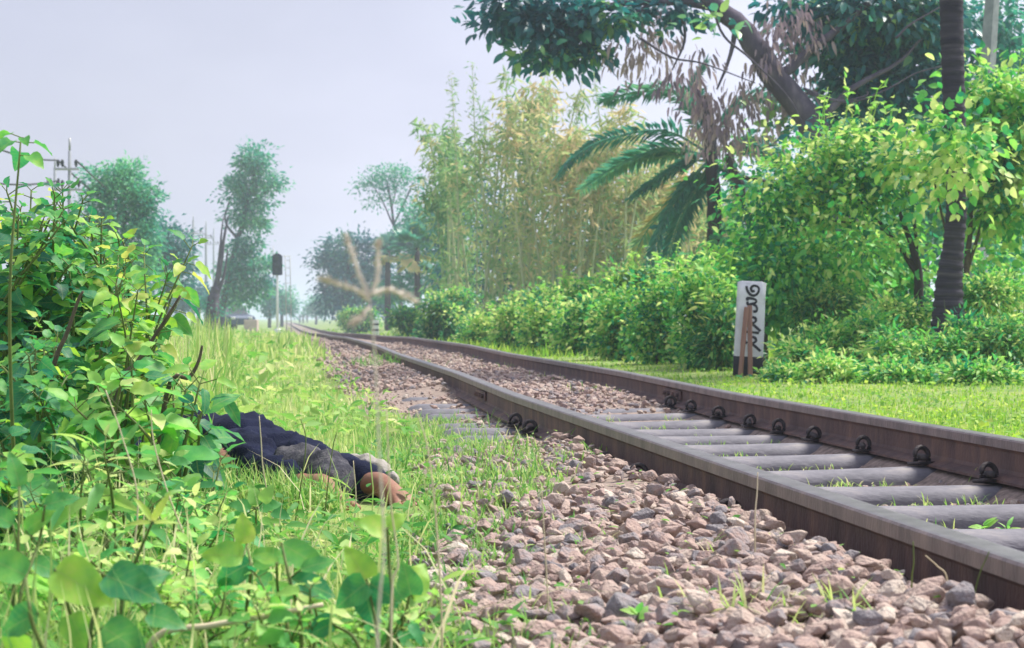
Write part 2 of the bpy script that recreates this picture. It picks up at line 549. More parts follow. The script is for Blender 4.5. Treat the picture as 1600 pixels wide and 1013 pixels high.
ts = np.concatenate([np.linspace(-8, 14, 180), np.geomspace(14.2, 1100, 150)])
lats = np.concatenate([-np.geomspace(420, 3.2, 26), np.linspace(-3, .2, 26), np.linspace(.3, 2.8, 60), np.linspace(2.95, 6, 16), np.geomspace(6.4, 420, 24)])
tag(sheet(lats, ts, 0).build('ground', M['verge']), kind='structure')
tb = sheet(np.linspace(.42, 2.4, 60), np.concatenate([np.linspace(-2, 14, 200), np.geomspace(14.2, 420, 90)]), .004)
tag(tb.build('track_bed', M['bed']), kind='structure')

# ------------------------------------------------------------------ rails
def rail(lat0, label):
    prof = np.array([(-.055, 0), (.055, 0), (.055, .008), (.012, .022), (.0075, .034), (.0075, .086), (.014, .094), (.031, .099),
                     (.031, .124), (.0275, .1285), (.020, .130), (-.020, .130), (-.0275, .1285), (-.031, .124), (-.031, .099),
                     (-.014, .094), (-.0075, .086), (-.0075, .034), (-.012, .022), (-.055, .008)])
    n = len(prof)
    tt = np.concatenate([np.linspace(-3, 14, 60), np.geomspace(14.3, 330, 110)])
    V = []
    for t in tt:
        x, y = xy(lat0 + prof[:, 0], t)
        V.append(np.stack([x, y, RAIL_TOP - .13 + prof[:, 1] + zp(t)], -1))
    V = np.concatenate(V)
    i = np.arange(len(tt) - 1)[:, None] * n
    j = np.arange(n)[None]
    f = np.stack([i + j, i + (j + 1) % n, i + n + (j + 1) % n, i + n + j], -1).reshape(-1, 4)
    mb = MB()
    mb.add(V, [f, np.arange(n)[None, ::-1], (np.arange(n) + (len(tt) - 1) * n)[None]])
    o = mb.build('rail', M['rail'], smooth=False)
    o.data.materials.append(M['railtop'])
    o.data.materials.append(M['railside_lit'])
    top = np.zeros(len(o.data.polygons), np.int32)
    for q in (9, 10, 11):
        top[q:len(f):n] = 1
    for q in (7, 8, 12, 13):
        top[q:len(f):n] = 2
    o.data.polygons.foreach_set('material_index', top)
    tag(o, label, 'rail', 'rails of the track')
    for sg in (-1, 1):             # fishplates at the joint
        mb = MB()
        tm = 10.4
        for k in range(2):
            pass
        bm = bmesh.new()
        bmesh.ops.create_cube(bm, size=1)
        for v in bm.verts:
            v.co = Vector((v.co.x * .012, v.co.y * .46, v.co.z * .05))
        bmesh.ops.bevel(bm, geom=bm.edges[:], offset=.003, segments=1, affect='EDGES')
        x, y = xy(lat0 + sg * .0142, tm)
        MM = Matrix.Translation((x, y, RAIL_TOP - .13 + .06 + float(zp(tm)))) @ Matrix.Rotation(TH, 4, 'Z')
        add_bm(mb, bm, .5, MM)
        for q in (-.17, -.06, .06, .17):
            x, y = xy(lat0 + sg * .022, tm + q)
            x2, y2 = xy(lat0 + sg * .036, tm + q)
            z = RAIL_TOP - .07 + float(zp(tm))
            tube(mb, [(x, y, z), (x2, y2, z)], .013, 6)
        mb.build('fishplate', M['rail'], o, smooth=False)
    return o

LAT_N, LAT_F = 1.10, 2.16
rail(LAT_N, 'dark rusty steel rail crossing the stones, the one beside the ballast heap')
rail(LAT_F, 'dark rusty steel rail beside the bright green lawn, with loop clips along it')

# ------------------------------------------------------------------ sleepers with their loop clips
def sleeper_mesh():
    mb = MB()
    ss = np.concatenate([[0, .012, .04, .09], np.linspace(.16, 1.74, 14), [1.81, 1.86, 1.888, 1.9]])
    m = 13
    a = np.linspace(0, np.pi, m)
    V = []
    for s in ss:
        e = min(s, 1.9 - s)
        k = min(1, math.sqrt(max(0, 1 - (1 - min(e / .10, 1)) ** 2)) + .02)
        hh = .085 * k * (1 - .10 * math.exp(-((s - .95) / .5) ** 2))
        ww = (.095 + .006 * math.sin(s * 5)) * (.55 + .45 * k)
        V.append(np.stack([np.full(m, s - .95), ww * np.cos(a), -.085 + .0 + hh * np.sin(a) ** .5], -1))
    V = np.concatenate(V)
    i = np.arange(len(ss) - 1)[:, None] * m
    j = np.arange(m - 1)[None]
    f = np.stack([i + j, i + j + 1, i + m + j + 1, i + m + j], -1).reshape(-1, 4)
    mb.add(V, f)
    return mb

def clip_mesh(sg):
    """an iron loop standing across the edge of the rail foot with its key driven through it along the rail"""
    mb = MB()
    a = np.linspace(-.35, np.pi + .35, 17)
    r = .023
    pts = [(r * math.cos(t), .003 * math.sin(t), .013 + r * math.sin(t) * 1.12) for t in a]
    pts = [(r * 1.0, .0, -.014)] + pts + [(-r * 1.0, .0, -.014)]
    tube(mb, pts, .0078, 10)
    tube(mb, [(sg * .016, -.050, .004), (sg * .008, -.02, .007), (0, .015, .009), (-sg * .012, .05, .010)], [.0085, .0115, .011, .009], 8)
    box(mb, (-.034, -.030, -.016), (.034, .030, -.006), .5, .003)
    return mb

sl_me = sleeper_mesh().mesh('sleeper', M['sleeper'])
clip_me = {sg: clip_mesh(sg).mesh('rail_clip', M['clip']) for sg in (-1, 1)}
SL_T = [2.55, 3.15, 3.75, 4.35, 4.92, 5.5, 6.1, 6.75, 7.38, 7.94, 8.45, 9.05, 9.7, 10.2, 10.7, 11.4, 12.0]
SL_LAB = {3.75: 'pale trough sleeper lowest at the edge of the picture, mostly behind the rail',
          4.35: 'pale grey rounded sleeper, first fully seen between the rails, with small seedlings behind it',
          4.92: 'weathered grey sleeper, second one seen between the rails counting from the picture edge',
          5.5: 'weathered bluish grey sleeper, third one seen between the rails counting from the picture edge',
          6.1: 'weathered sleeper with thin green grass along its far side, fourth between the rails',
          6.75: 'brownish grey sleeper, fifth one seen between the rails counting from the picture edge',
          7.38: 'worn grey sleeper, sixth one seen between the rails counting from the picture edge',
          7.94: 'pale sleeper half hidden by grass strip, seventh between the rails',
          8.45: 'pale sandy sleeper next to the edge where ballast covers the rest',
          9.05: 'sandy sleeper half buried where the ballast fill begins between the rails'}
for k, t in enumerate(SL_T):
    x, y = xy(1.63, t)
    o = bpy.data.objects.new('sleeper', sl_me)
    C.objects.link(o)
    o.location = (x, y, RAIL_TOP - .132 + float(zp(t)))
    o.rotation_euler = (rad(rng.normal(0, 1.5)), rad(rng.normal(0, .5)), TH + rad(rng.normal(0, 1.2)))
    if t in SL_LAB:
        tag(o, SL_LAB[t], 'sleeper', 'sleepers under the rails')
    elif t < 4:
        tag(o, 'trough sleeper buried under the stones at the bottom edge of the picture', 'sleeper', 'sleepers under the rails')
    else:
        tag(o, 'sleeper under the ballast fill, only its rounded reddish end showing in the grass', 'sleeper', 'sleepers with only their ends showing')
    for d, sg in ((LAT_N - .066, -1), (LAT_N + .066, 1), (LAT_F - .066, -1), (LAT_F + .066, 1)):
        if (d < LAT_N and t not in (3.15, 4.35, 5.5, 6.1, 7.94, 8.45)) or t > 10.3:
            continue
        c = bpy.data.objects.new('rail_clip', clip_me[sg])
        C.objects.link(c)
        c.parent = o
        c.location = (d - 1.63, rng.normal(0, .012), .018)
        c.rotation_euler = (rad(rng.normal(0, 4)), rad(rng.normal(0, 4)), rad(rng.normal(0, 8)))
        c.scale = (rng.uniform(.98, 1.18), 1.12, rng.uniform(.95, 1.12))

# ------------------------------------------------------------------ ballast stones
def gpt0(px, Y):
    x = (px - 800) / F * Y
    return x, Y, float(ground_z(x, Y))

def stone_tpl(seed):
    r = np.random.default_rng(seed)
    bm = bmesh.new()
    ax = np.array([1, .78, .58]) * (1 + r.normal(0, .12, 3))
    p = nrm(r.normal(size=(19, 3))) * (.40 + .20 * r.random((19, 1))) * ax
    for q in p:
        bm.verts.new(q)
    h = bmesh.ops.convex_hull(bm, input=bm.verts[:])
    bmesh.ops.delete(bm, geom=[v for v in bm.verts if not v.link_faces], context='VERTS')
    bmesh.ops.dissolve_limit(bm, angle_limit=rad(14), verts=bm.verts[:], edges=bm.edges[:])
    bmesh.ops.bevel(bm, geom=bm.edges[:], offset=.022, segments=1, affect='EDGES', profile=.5)
    bmesh.ops.triangulate(bm, faces=bm.faces[:])
    bm.verts.index_update()
    V = np.array([v.co[:] for v in bm.verts])
    Fs = np.array([[v.index for v in f.verts] for f in bm.faces])
    bm.free()
    return V, Fs

ST_T = [stone_tpl(140 + k) for k in range(9)]
TINTS = [.06, .26, .42, .55, .72, .97]
st = []                            # x, y, z, size, template, tint
def stones(n, la, lb, ta, tb_, s0, s1, dens, lift=.3, pile=.02):
    t = 1 / rng.uniform(1 / tb_, 1 / ta, n)
    la_ = rng.uniform(la, lb, n)
    keep = rng.random(n) < dens(la_, t)
    t, la_ = t[keep], la_[keep]
    x, y = xy(la_, t)
    s = s0 + (s1 - s0) * rng.random(len(x)) ** 2.2
    z = gz2(la_, t) + s * lift * rng.uniform(.2, 1, len(x)) + pile * rng.random(len(x)) ** 1.5
    for k in range(len(x)):
        st.append((x[k], y[k], z[k], s[k], int(rng.integers(9)), TINTS[int(rng.choice(6, p=[.08, .22, .24, .22, .16, .08]))]))

def edge_l(t):
    return np.interp(t, [2, 2.9, 5, 6.5, 8, 12], [.16, .22, .36, .5, .55, .5])

def d_left(la, t):
    e = edge_l(t)
    k = np.clip((la - e) / .16 + .3, 0, 1) * np.interp(la, [1.0, 1.05], [1, 0])
    x, y = xy(la, t)
    patch = np.clip(.95 + .9 * np.sin(7 * la + 2.1 * t) * np.sin(1.9 * t - 3 * la + .5), .12, 1)
    far = np.interp(t, [4.3, 5.2], [0, 1]) * np.interp(la, [.78, .95], [1, 0])
    return k * np.where(t > 4.2, patch, 1) * (1 - .80 * far * (np.sin(4.3 * t + 6 * la) > -.35)) * np.interp(t, [6.6, 7.4, 10.5, 13], [1, .30, .30, .7])
stones(5200, .1, 1.06, 2.3, 5.2, .022, .064, d_left, .34, .028)
stones(4600, .2, 1.05, 5.2, 16, .026, .060, d_left, .3, .018)
stones(5000, .1, 1.06, 2.3, 7.5, .008, .022, d_left, .5, .022)
stones(2600, .40, 1.05, 6.5, 16, .010, .03, lambda la, t: np.clip((la - .4) / .2, .15, .8), .4, .006)
stones(900, .55, .99, 2.4, 4.6, .035, .066, lambda la, t: np.ones_like(la), .45, .035)
stones(4200, 1.16, 2.08, 2.4, 9.3, .012, .036, lambda la, t: .75 + .25 * np.sin(3 * t + 5 * la), .25, .006)
stones(4600, 1.15, 2.09, 8.3, 34, .028, .060, lambda la, t: np.clip((t - 9.2 - .6 * np.sin(4 * la)) / 1.6, 0, 1) * .97 + .03, .3, .022)
stones(1600, .35, 1.05, 12, 45, .035, .07, lambda la, t: np.clip((la - .3) / .3, .2, 1), .3, .02)
stones(200, 2.24, 2.5, 3, 12, .02, .045, lambda la, t: np.full_like(la, .6), .3, .0)
big = [(1435, 2.86, .105, 3, .60), (1492, 2.92, .082, 5, .26), (1345, 2.98, .075, 1, .72), (975, 2.95, .09, 7, .14),
       (1290, 3.25, .072, 2, .42), (1540, 2.87, .070, 0, .36), (1180, 3.3, .066, 4, .42), (1395, 2.98, .066, 8, .9), (1090, 3.1, .07, 5, .55), (880, 3.2, .07, 3, .42)]
for px, Y, s, k, ti in big:
    p = gpt0(px, Y)
    st.append((p[0], p[1], p[2] + .30 * s + .012, s, k, ti))

def person_clear(x, y):
    """0 on the strip where the figure lies, 1 away from it"""
    a, b = np.array([-1.1, 6.5]), np.array([-.33, 4.95])
    d = b - a
    u = np.clip(((x - a[0]) * d[0] + (y - a[1]) * d[1]) / (d @ d), 0, 1)
    return np.clip((np.hypot(x - a[0] - u * d[0], y - a[1] - u * d[1]) - .06) / .10, 0, 1)

# keep the rails, their clips and the lying figure clear of stones
def clear(q):
    la, t = lt(q[0], q[1])
    if float(person_clear(np.float64(q[0]), np.float64(q[1]))) < .9:
        return False
    return not (abs(la - LAT_N) < .035 + q[3] * .45 or abs(la - LAT_F) < .06 + q[3] * .4)
st = [q for q in st if clear(q)]
def px_size(q):
    u = 800 + q[0] / q[1] * F
    v = 498 + (H - q[2]) / q[1] * F
    inside = -10 < u < 1610 and v < 1018
    return q[3] / q[1] if inside else 0
order = sorted(range(len(st)), key=lambda k: -px_size(st[k]))
NEAR = set(order[:298])
NAMES = {.06: 'dark grey', .26: 'grey', .42: 'pinkish brown', .55: 'tan', .72: 'pale buff', .97: 'ochre'}
st_me = {}
rest = MB()
groups = {}
for k, q in enumerate(st):
    ti = q[5]
    key = min(TINTS, key=lambda a: abs(a - ti))
    eul = rng.uniform(-.5, .5, 2)
    rz = rng.uniform(0, 6.28)
    sc = q[3] * np.array([1, 1 + rng.normal(0, .12), 1 + rng.normal(0, .12)])
    R = Matrix.Rotation(rz, 3, 'Z') @ Matrix.Rotation(eul[0], 3, 'X') @ Matrix.Rotation(eul[1], 3, 'Y')
    if k in NEAR:
        mk = (q[4], key)
        if mk not in st_me:
            mb = MB()
            mb.add(ST_T[q[4]][0], ST_T[q[4]][1], key)
            st_me[mk] = mb.mesh('ballast_stone', M['stone'], smooth=False)
        o = bpy.data.objects.new('ballast_stone', st_me[mk])
        C.objects.link(o)
        o.location = q[:3]
        o.rotation_mode = 'XYZ'
        o.rotation_euler = R.to_euler()
        o.scale = sc
        la, t = lt(q[0], q[1])
        if q[3] >= .11:
            tag(o, 'largest stone of the heap, speckled brown with a dark base, near the bottom edge', 'stone', 'large stones in the ballast heap')
        elif la > 1.1:
            tag(o, NAMES[key] + ' broken stone lying between the two rails', 'stone', NAMES[key] + ' stones between the rails')
        else:
            tag(o, NAMES[key] + ' broken ballast stone in the heap beside the rail', 'stone', NAMES[key] + ' stones of the ballast heap')
    else:
        V, Fs = ST_T[q[4]]
        rest.add((V * sc) @ np.array(R).T + np.array(q[:3]), Fs, ti + rng.normal(0, .05))
tag(rest.build('ballast', M['stone'], smooth=False), 'pinkish brown broken stone ballast along and between the rails', 'ballast', kind='stuff')

# ------------------------------------------------------------------ grass
BL = [blade_tpl(b, .05, 3) for b in (.35, .7, 1.05, 1.4)]
BL1 = [blade_tpl(b, .07, 2) for b in (.2, .7)]
def grass(mb, n, Y0, Y1, dens, h0, h1, tint, tvar, hmul=None, wpx=1.0, bias=0.0, xr=.31, x0=None, zoff=0, tpls=None):
    Y = 1 / rng.uniform(1 / Y1, 1 / Y0, n)
    x = rng.uniform(-xr if x0 is None else x0, xr, n) * Y
    la, t = lt(x, Y)
    k = rng.random(n) < dens(la, t, x, Y)
    x, Y, la, t = x[k], Y[k], la[k], t[k]
    z = gz2(la, t) - .004 + zoff
    n = len(x)
    if not n:
        return
    h = (h0 + (h1 - h0) * rng.random(n) ** 1.6)
    if hmul is not None:
        h = h * hmul(la, t, x, Y)
    ti = np.clip(tint + tvar * rng.normal(size=n) + .10 * wob(x * 2.2, Y * 1.4), 0, 1)
    az = rng.uniform(0, 2 * np.pi, n)
    lean = rng.normal(0, .40, n)
    # the blade's height runs along its z, its bend along y
    Yv = np.stack([np.cos(az), np.sin(az), np.zeros(n)], -1)
    Zv = nrm(np.array([0, 0, 1.0]) + Yv * lean[:, None])
    T = tpls or (BL if Y1 < 14 else BL1)
    q = rng.integers(len(T), size=n)
    for a in range(len(T)):
        m = q == a
        if not m.any():
            continue
        V, Fs = T[a]
        X = nrm(np.cross(Yv[m], Zv[m]))
        Y2 = np.cross(Zv[m], X)
        wd = np.maximum(.0022, wpx * Y[m] / F) / (.05 if len(V) == 7 else .07)
        wd = wd * (rng.random(m.sum()) * .8 + .7)
        P = np.stack([x[m], Y[m], z[m]], -1)
        hh = h[m][:, None, None]
        W = P[:, None] + V[None, :, 0, None] * wd[:, None, None] * X[:, None] + hh * (V[None, :, 1, None] * Y2[:, None] + V[None, :, 2, None] * Zv[m][:, None])
        kk = len(V)
        mb.add(W.reshape(-1, 3), (Fs[None] + (np.arange(m.sum()) * kk)[:, None, None]).reshape(-1, 3), np.repeat(ti[m], kk))

def ground_leaves(mb, n, Y0, Y1, dens, h, size, tint, tvar, tpl=LEAF, xr=.31):
    Y = 1 / rng.uniform(1 / Y1, 1 / Y0, n)
    x = rng.uniform(-xr, xr, n) * Y
    la, t = lt(x, Y)
    k = rng.random(n) < dens(la, t, x, Y)
    x, Y, la, t = x[k], Y[k], la[k], t[k]
    n = len(x)
    z = gz2(la, t) + h * rng.random(n)
    az = rng.uniform(0, 6.28, n)
    d = np.stack([np.cos(az), np.sin(az), rng.normal(.1, .4, n)], -1)
    up = nrm(rng.normal(size=(n, 3)) * .4 + np.array([0, 0, 1]))
    inst(mb, tpl, np.stack([x, Y, z], -1), d, up, size * (rng.random(n) * .8 + .5), np.clip(tint + rng.normal(0, tvar, n), 0, 1))

def left_verge(la, t, x, y):
    e = edge_l(t) + .06 * np.sin(5 * t) + .05 * np.sin(11 * t + 2)
    return np.clip((e - la) / .14 + .5, 0, 1) * np.where(person_clear(x, y) > .1, 1, 0)

def near_h(la, t, x, y):
    """grass is low round the figure, taller towards the bushes"""
    k = np.interp(la, [-1.6, -.9, -.2, .3], [1.6, 1.15, .8, .6])
    k = k * np.where((y > 3.6) & (y < 6.6) & (x > -1.2), .72, 1)
    return k * (1 + .35 * wob(x * 3, y * 2))

g = MB()
grass(g, 42000, 2.0, 7.0, left_verge, .035, .14, .52, .18, near_h, .8)
grass(g, 5200, 2.2, 5.6, lambda la, t, x, y: left_verge(la, t, x, y) * np.clip((-.05 - la) / .4, 0, 1), .12, .30, .66, .18, None, .9)
grass(g, 650, 2.2, 8.0, left_verge, .14, .30, .78, .14, None, .7)
grass(g, 42000, 7.0, 22, left_verge, .05, .15, .64, .14, lambda la, t, x, y: np.interp(la, [-2, -.5, .3], [1.7, 1.0, .6]), 1.1)
grass(g, 16000, 20, 120, lambda la, t, x, y: left_verge(la, t, x, y) * (la > -14), .12, .34, .62, .13, None, 1.8)
ground_leaves(g, 9000, 2.0, 7.5, left_verge, .07, .035, .30, .16, LEAF)
ground_leaves(g, 2600, 2.0, 6.0, left_verge, .09, .06, .34, .18, LEAF_LONG)
ground_leaves(g, 5000, 7.5, 30, left_verge, .10, .07, .5, .14, DIAM)
tag(g.build('grass', M['grass']), 'tangled green and straw coloured grass on the verge left of the track', 'grass', kind='stuff')

def right_lawn(la, t, x, y):
    e = 2.30 + .05 * np.sin(3 * t) + .04 * np.sin(7 * t)
    return np.clip((la - e) / .12 + .2, 0, 1)
g = MB()
grass(g, 46000, 6.0, 26, lambda la, t, x, y: right_lawn(la, t, x, y) * (la < 6.5), .018, .058, .52, .18, None, 1.1, x0=-.1)
grass(g, 14000, 22, 130, lambda la, t, x, y: right_lawn(la, t, x, y) * (la < 12), .06, .20, .5, .15, None, 1.5, x0=-.14)
ground_leaves(g, 16000, 6, 20, lambda la, t, x, y: right_lawn(la, t, x, y) * (la < 6), .045, .032, .50, .18, DIAM_W)
tag(g.build('lawn', M['lawn']), 'short bright yellow green grass beyond the rails', 'lawn', kind='stuff')

# weeds growing through the stones and between the sleepers
g = MB()
def tufts(cen, n, sp, h0, h1, tint=.4):
    for px, py, Y in cen:
        p = at(px, py, Y)
        k = n
        x = p.x + rng.normal(0, sp, k)
        y = p.y + rng.normal(0, sp * 2, k)
        z = ground_z(x, y) + .012
        az = rng.uniform(0, 6.28, k)
        Yv = np.stack([np.cos(az), np.sin(az), np.zeros(k)], -1)
        Zv = nrm(np.array([0, 0, 1.0]) + Yv * np.abs(rng.normal(0, .5, k))[:, None])
        h = rng.uniform(h0, h1, k)
        for a in range(4):
            m = rng.integers(4, size=k) == a
            if not m.any():
                continue
            V, Fs = BL[a]
            X = nrm(np.cross(Yv[m], Zv[m]))
            Y2 = np.cross(Zv[m], X)
            W = np.stack([x[m], y[m], z[m]], -1)[:, None] + V[None, :, 0, None] * .0024 / .05 * X[:, None] + h[m][:, None, None] * (V[None, :, 1, None] * Y2[:, None] + V[None, :, 2, None] * Zv[m][:, None])
            g.add(W.reshape(-1, 3), (Fs[None] + (np.arange(m.sum()) * 7)[:, None, None]).reshape(-1, 3), np.repeat(np.clip(tint + rng.normal(0, .15, m.sum()), 0, 1), 7))
k = 0
for q in range(210):
    t_ = rng.uniform(4.2, 9.5)
    la_ = rng.uniform(.36, .84 if t_ > 5 else .62)
    x_, y_ = xy(la_, t_)
    tufts([(800 + x_ / y_ * F, 0, y_)], 26, .045, .02, .07, .46)
for q in range(60):
    t_ = rng.uniform(2.6, 4.6)
    la_ = rng.uniform(.2, .48)
    x_, y_ = xy(la_, t_)
    tufts([(800 + x_ / y_ * F, 0, y_)], 18, .04, .02, .065, .46)
for q in range(70):
    t_ = rng.choice([4.65, 5.2, 5.8, 6.42, 7.06, 7.66, 8.2, 8.75, 9.4]) + rng.normal(0, .05)
    x_, y_ = xy(rng.uniform(1.2, 2.0), t_)
    tufts([(800 + x_ / y_ * F, 0, y_)], 16, .035, .02, .06, .55)
tufts([(908, 850, 3.95), (895, 880, 3.8), (930, 840, 4.0)], 26, .025, .03, .075, .34)
tufts([(840, 745, 5.7), (880, 720, 6.1), (800, 770, 5.3), (925, 705, 6.4), (760, 750, 5.5), (850, 770, 5.2)], 60, .05, .02, .055, .42)
tufts([(690, 660, 8.6), (640, 680, 8.0), (700, 690, 7.6), (740, 700, 7.2), (660, 640, 9.2)], 150, .14, .04, .11, .5)
tufts([(1190, 990, 2.95), (1290, 985, 2.9), (1230, 1000, 2.85), (1110, 985, 2.95), (1340, 990, 2.85)], 22, .03, .04, .12, .62)
tufts([(1060, 930, 3.3), (1110, 850, 3.7), (760, 900, 3.6), (800, 950, 3.2), (720, 960, 3.1), (860, 985, 3.0)], 22, .03, .03, .07, .5)
tufts([(1010, 655, 8.2), (1080, 660, 8.0), (1150, 690, 7.3), (1200, 710, 6.9), (1320, 735, 6.0), (1260, 705, 6.9), (1400, 770, 5.3), (1450, 745, 5.8), (1130, 660, 8.1)], 60, .07, .015, .045, .62)
tufts([(610, 565, 19), (570, 570, 18), (640, 575, 17.5), (590, 575, 17)], 110, .12, .05, .16, .3)
tufts([(800, 575, 17.5), (870, 585, 14.5), (930, 605, 12), (740, 560, 21)], 40, .10, .03, .08, .5)
k = 420
Y = 1 / rng.uniform(1 / 8.0, 1 / 2.7, k)
la_ = rng.uniform(.25, 1.0, k)
x, y = xy(la_, Y)
az = rng.uniform(0, 6.28, k)
inst(g, LEAF, np.stack([x, y, ground_z(x, y) + rng.uniform(.02, .05, k)], -1), np.stack([np.cos(az), np.sin(az), rng.uniform(-.1, .6, k)], -1),
     nrm(rng.normal(size=(k, 3)) * .4 + np.array([0, 0, 1])), rng.uniform(.010, .024, k), np.clip(rng.normal(.4, .15, k), 0, 1))
tag(g.build('weeds', M['grass']), 'small grass tufts and weeds growing among the ballast stones', 'weeds', kind='stuff')

# ------------------------------------------------------------------ trees and shrubs
def gpt(px, Y, dx=0.0):
    x = (px - 800) / F * Y + dx
    return Vector((x, Y, float(ground_z(x, Y))))

def plant(name, label, cat, Y, base_px, trunks, blobs, leaf, clumps, leaves, size, spread, group=None, bark='bark', tpl=DIAM,
          droop=.2, tint=.5, tvar=.22, depth=1.0, part_t='trunk', part_c='crown', shell=.45, root=None):
    """trunks: lists of (px, py, radius in px); blobs: (px, py, rx, ry[, dY])"""
    o = root or thing(name, gpt(base_px, Y), label, cat, group)
    for k, tr in enumerate(trunks):
        P = [at(a[0], a[1], Y + (a[3] if len(a) > 3 else 0)) for a in tr]
        if k == 0:
            g0 = gpt(tr[0][0], Y)
            P[0].z = min(P[0].z, g0.z - .03)
        r = np.array([a[2] for a in tr]) / F * Y
        c = bez(P, 4 * len(P))
        rr = np.interp(np.linspace(0, len(P) - 1, len(c)), range(len(P)), r)
        c[1:-1] += rng.normal(0, .10, (len(c) - 2, 3)) * rr[1:-1, None]
        mb = MB()
        tube(mb, c, rr, 9)
        mb.build(part_t if k == 0 else 'branch', M[bark], o)
    B = []
    for b in blobs:
        rx, rz = b[2] / F * Y, b[3] / F * Y
        B.append((at(b[0], b[1], Y + (b[4] if len(b) > 4 else 0)), (rx, depth * (rx + rz) / 2, rz)))
    mb = MB()
    crown(mb, B, clumps, leaves, size, spread, tpl, droop, tint, tvar, shell)
    mb.build(part_c, M[leaf], o)
    return o

FARG = 'trees in the haze beyond the track'
# left of the track, far to near
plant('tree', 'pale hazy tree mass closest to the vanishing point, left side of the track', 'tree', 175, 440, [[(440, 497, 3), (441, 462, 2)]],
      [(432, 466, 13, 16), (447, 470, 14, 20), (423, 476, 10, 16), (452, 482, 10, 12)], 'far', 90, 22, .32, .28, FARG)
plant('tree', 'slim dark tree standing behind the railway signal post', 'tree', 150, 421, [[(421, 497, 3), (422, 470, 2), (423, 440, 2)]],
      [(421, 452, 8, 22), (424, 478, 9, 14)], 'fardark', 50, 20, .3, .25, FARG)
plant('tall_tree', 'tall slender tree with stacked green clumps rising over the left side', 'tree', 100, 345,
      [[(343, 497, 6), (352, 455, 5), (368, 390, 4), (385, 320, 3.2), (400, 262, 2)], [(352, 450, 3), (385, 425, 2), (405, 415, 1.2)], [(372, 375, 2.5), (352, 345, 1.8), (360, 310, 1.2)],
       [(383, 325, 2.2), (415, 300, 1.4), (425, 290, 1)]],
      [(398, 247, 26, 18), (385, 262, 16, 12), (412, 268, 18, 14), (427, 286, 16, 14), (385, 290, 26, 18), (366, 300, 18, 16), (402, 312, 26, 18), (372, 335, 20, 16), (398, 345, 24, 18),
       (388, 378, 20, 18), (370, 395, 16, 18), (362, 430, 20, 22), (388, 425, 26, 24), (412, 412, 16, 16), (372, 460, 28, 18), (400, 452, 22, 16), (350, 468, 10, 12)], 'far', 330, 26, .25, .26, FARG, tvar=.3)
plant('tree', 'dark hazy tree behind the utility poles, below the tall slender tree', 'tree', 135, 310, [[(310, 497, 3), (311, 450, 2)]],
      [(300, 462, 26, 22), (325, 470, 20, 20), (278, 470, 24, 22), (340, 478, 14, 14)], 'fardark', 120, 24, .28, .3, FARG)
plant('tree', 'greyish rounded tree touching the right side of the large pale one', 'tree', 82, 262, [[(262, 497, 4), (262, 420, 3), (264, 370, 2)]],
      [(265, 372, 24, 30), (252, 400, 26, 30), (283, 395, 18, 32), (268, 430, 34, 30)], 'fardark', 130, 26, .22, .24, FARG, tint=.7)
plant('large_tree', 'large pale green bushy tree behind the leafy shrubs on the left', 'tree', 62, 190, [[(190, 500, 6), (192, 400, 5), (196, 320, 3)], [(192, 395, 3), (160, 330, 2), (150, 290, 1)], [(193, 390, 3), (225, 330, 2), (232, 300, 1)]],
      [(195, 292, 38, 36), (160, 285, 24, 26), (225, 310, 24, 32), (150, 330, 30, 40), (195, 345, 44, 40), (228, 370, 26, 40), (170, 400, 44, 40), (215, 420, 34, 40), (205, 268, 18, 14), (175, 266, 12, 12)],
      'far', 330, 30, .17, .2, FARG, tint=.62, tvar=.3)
plant('leaning_tree', 'bare grey forked trunk leaning beside the dark car', 'tree', 74, 332, [[(330, 500, 11), (333, 475, 10), (337, 448, 7)], [(336, 455, 5), (345, 410, 3.2), (352, 360, 2), (357, 338, 1)], [(338, 450, 4), (343, 400, 2.2), (346, 365, 1.4), (349, 340, .8)], [(339, 460, 4), (350, 430, 2.2), (356, 390, 1.2)]],
      [(335, 488, 16, 8), (322, 470, 8, 12)], 'far', 20, 18, .14, .14, FARG)

# right of the track
plant('tree', 'small hazy tree at the vanishing point on the right side of the track', 'tree', 230, 494, [[(494, 497, 2), (494, 480, 1.5)]],
      [(492, 476, 9, 12), (503, 480, 10, 14), (484, 486, 7, 9)], 'far', 60, 20, .4, .35, FARG)
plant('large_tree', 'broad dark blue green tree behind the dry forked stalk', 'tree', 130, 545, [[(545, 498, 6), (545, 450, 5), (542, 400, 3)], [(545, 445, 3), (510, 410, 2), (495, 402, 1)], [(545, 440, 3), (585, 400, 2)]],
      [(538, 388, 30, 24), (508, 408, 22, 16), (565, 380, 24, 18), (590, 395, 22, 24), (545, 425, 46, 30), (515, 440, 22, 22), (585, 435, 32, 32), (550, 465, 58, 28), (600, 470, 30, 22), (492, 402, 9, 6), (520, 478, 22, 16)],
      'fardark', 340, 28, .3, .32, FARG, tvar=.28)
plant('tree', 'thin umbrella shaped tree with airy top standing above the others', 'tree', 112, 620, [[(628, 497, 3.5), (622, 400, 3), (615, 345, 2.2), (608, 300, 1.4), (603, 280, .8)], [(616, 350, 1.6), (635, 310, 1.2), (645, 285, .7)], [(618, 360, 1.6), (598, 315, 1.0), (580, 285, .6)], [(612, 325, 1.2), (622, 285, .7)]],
      [(603, 268, 34, 9), (575, 280, 18, 9), (632, 275, 24, 9), (560, 297, 10, 7), (650, 290, 16, 8), (605, 290, 34, 10), (585, 315, 14, 9), (625, 312, 20, 9)], 'far', 130, 15, .2, .26, FARG, tint=.4)
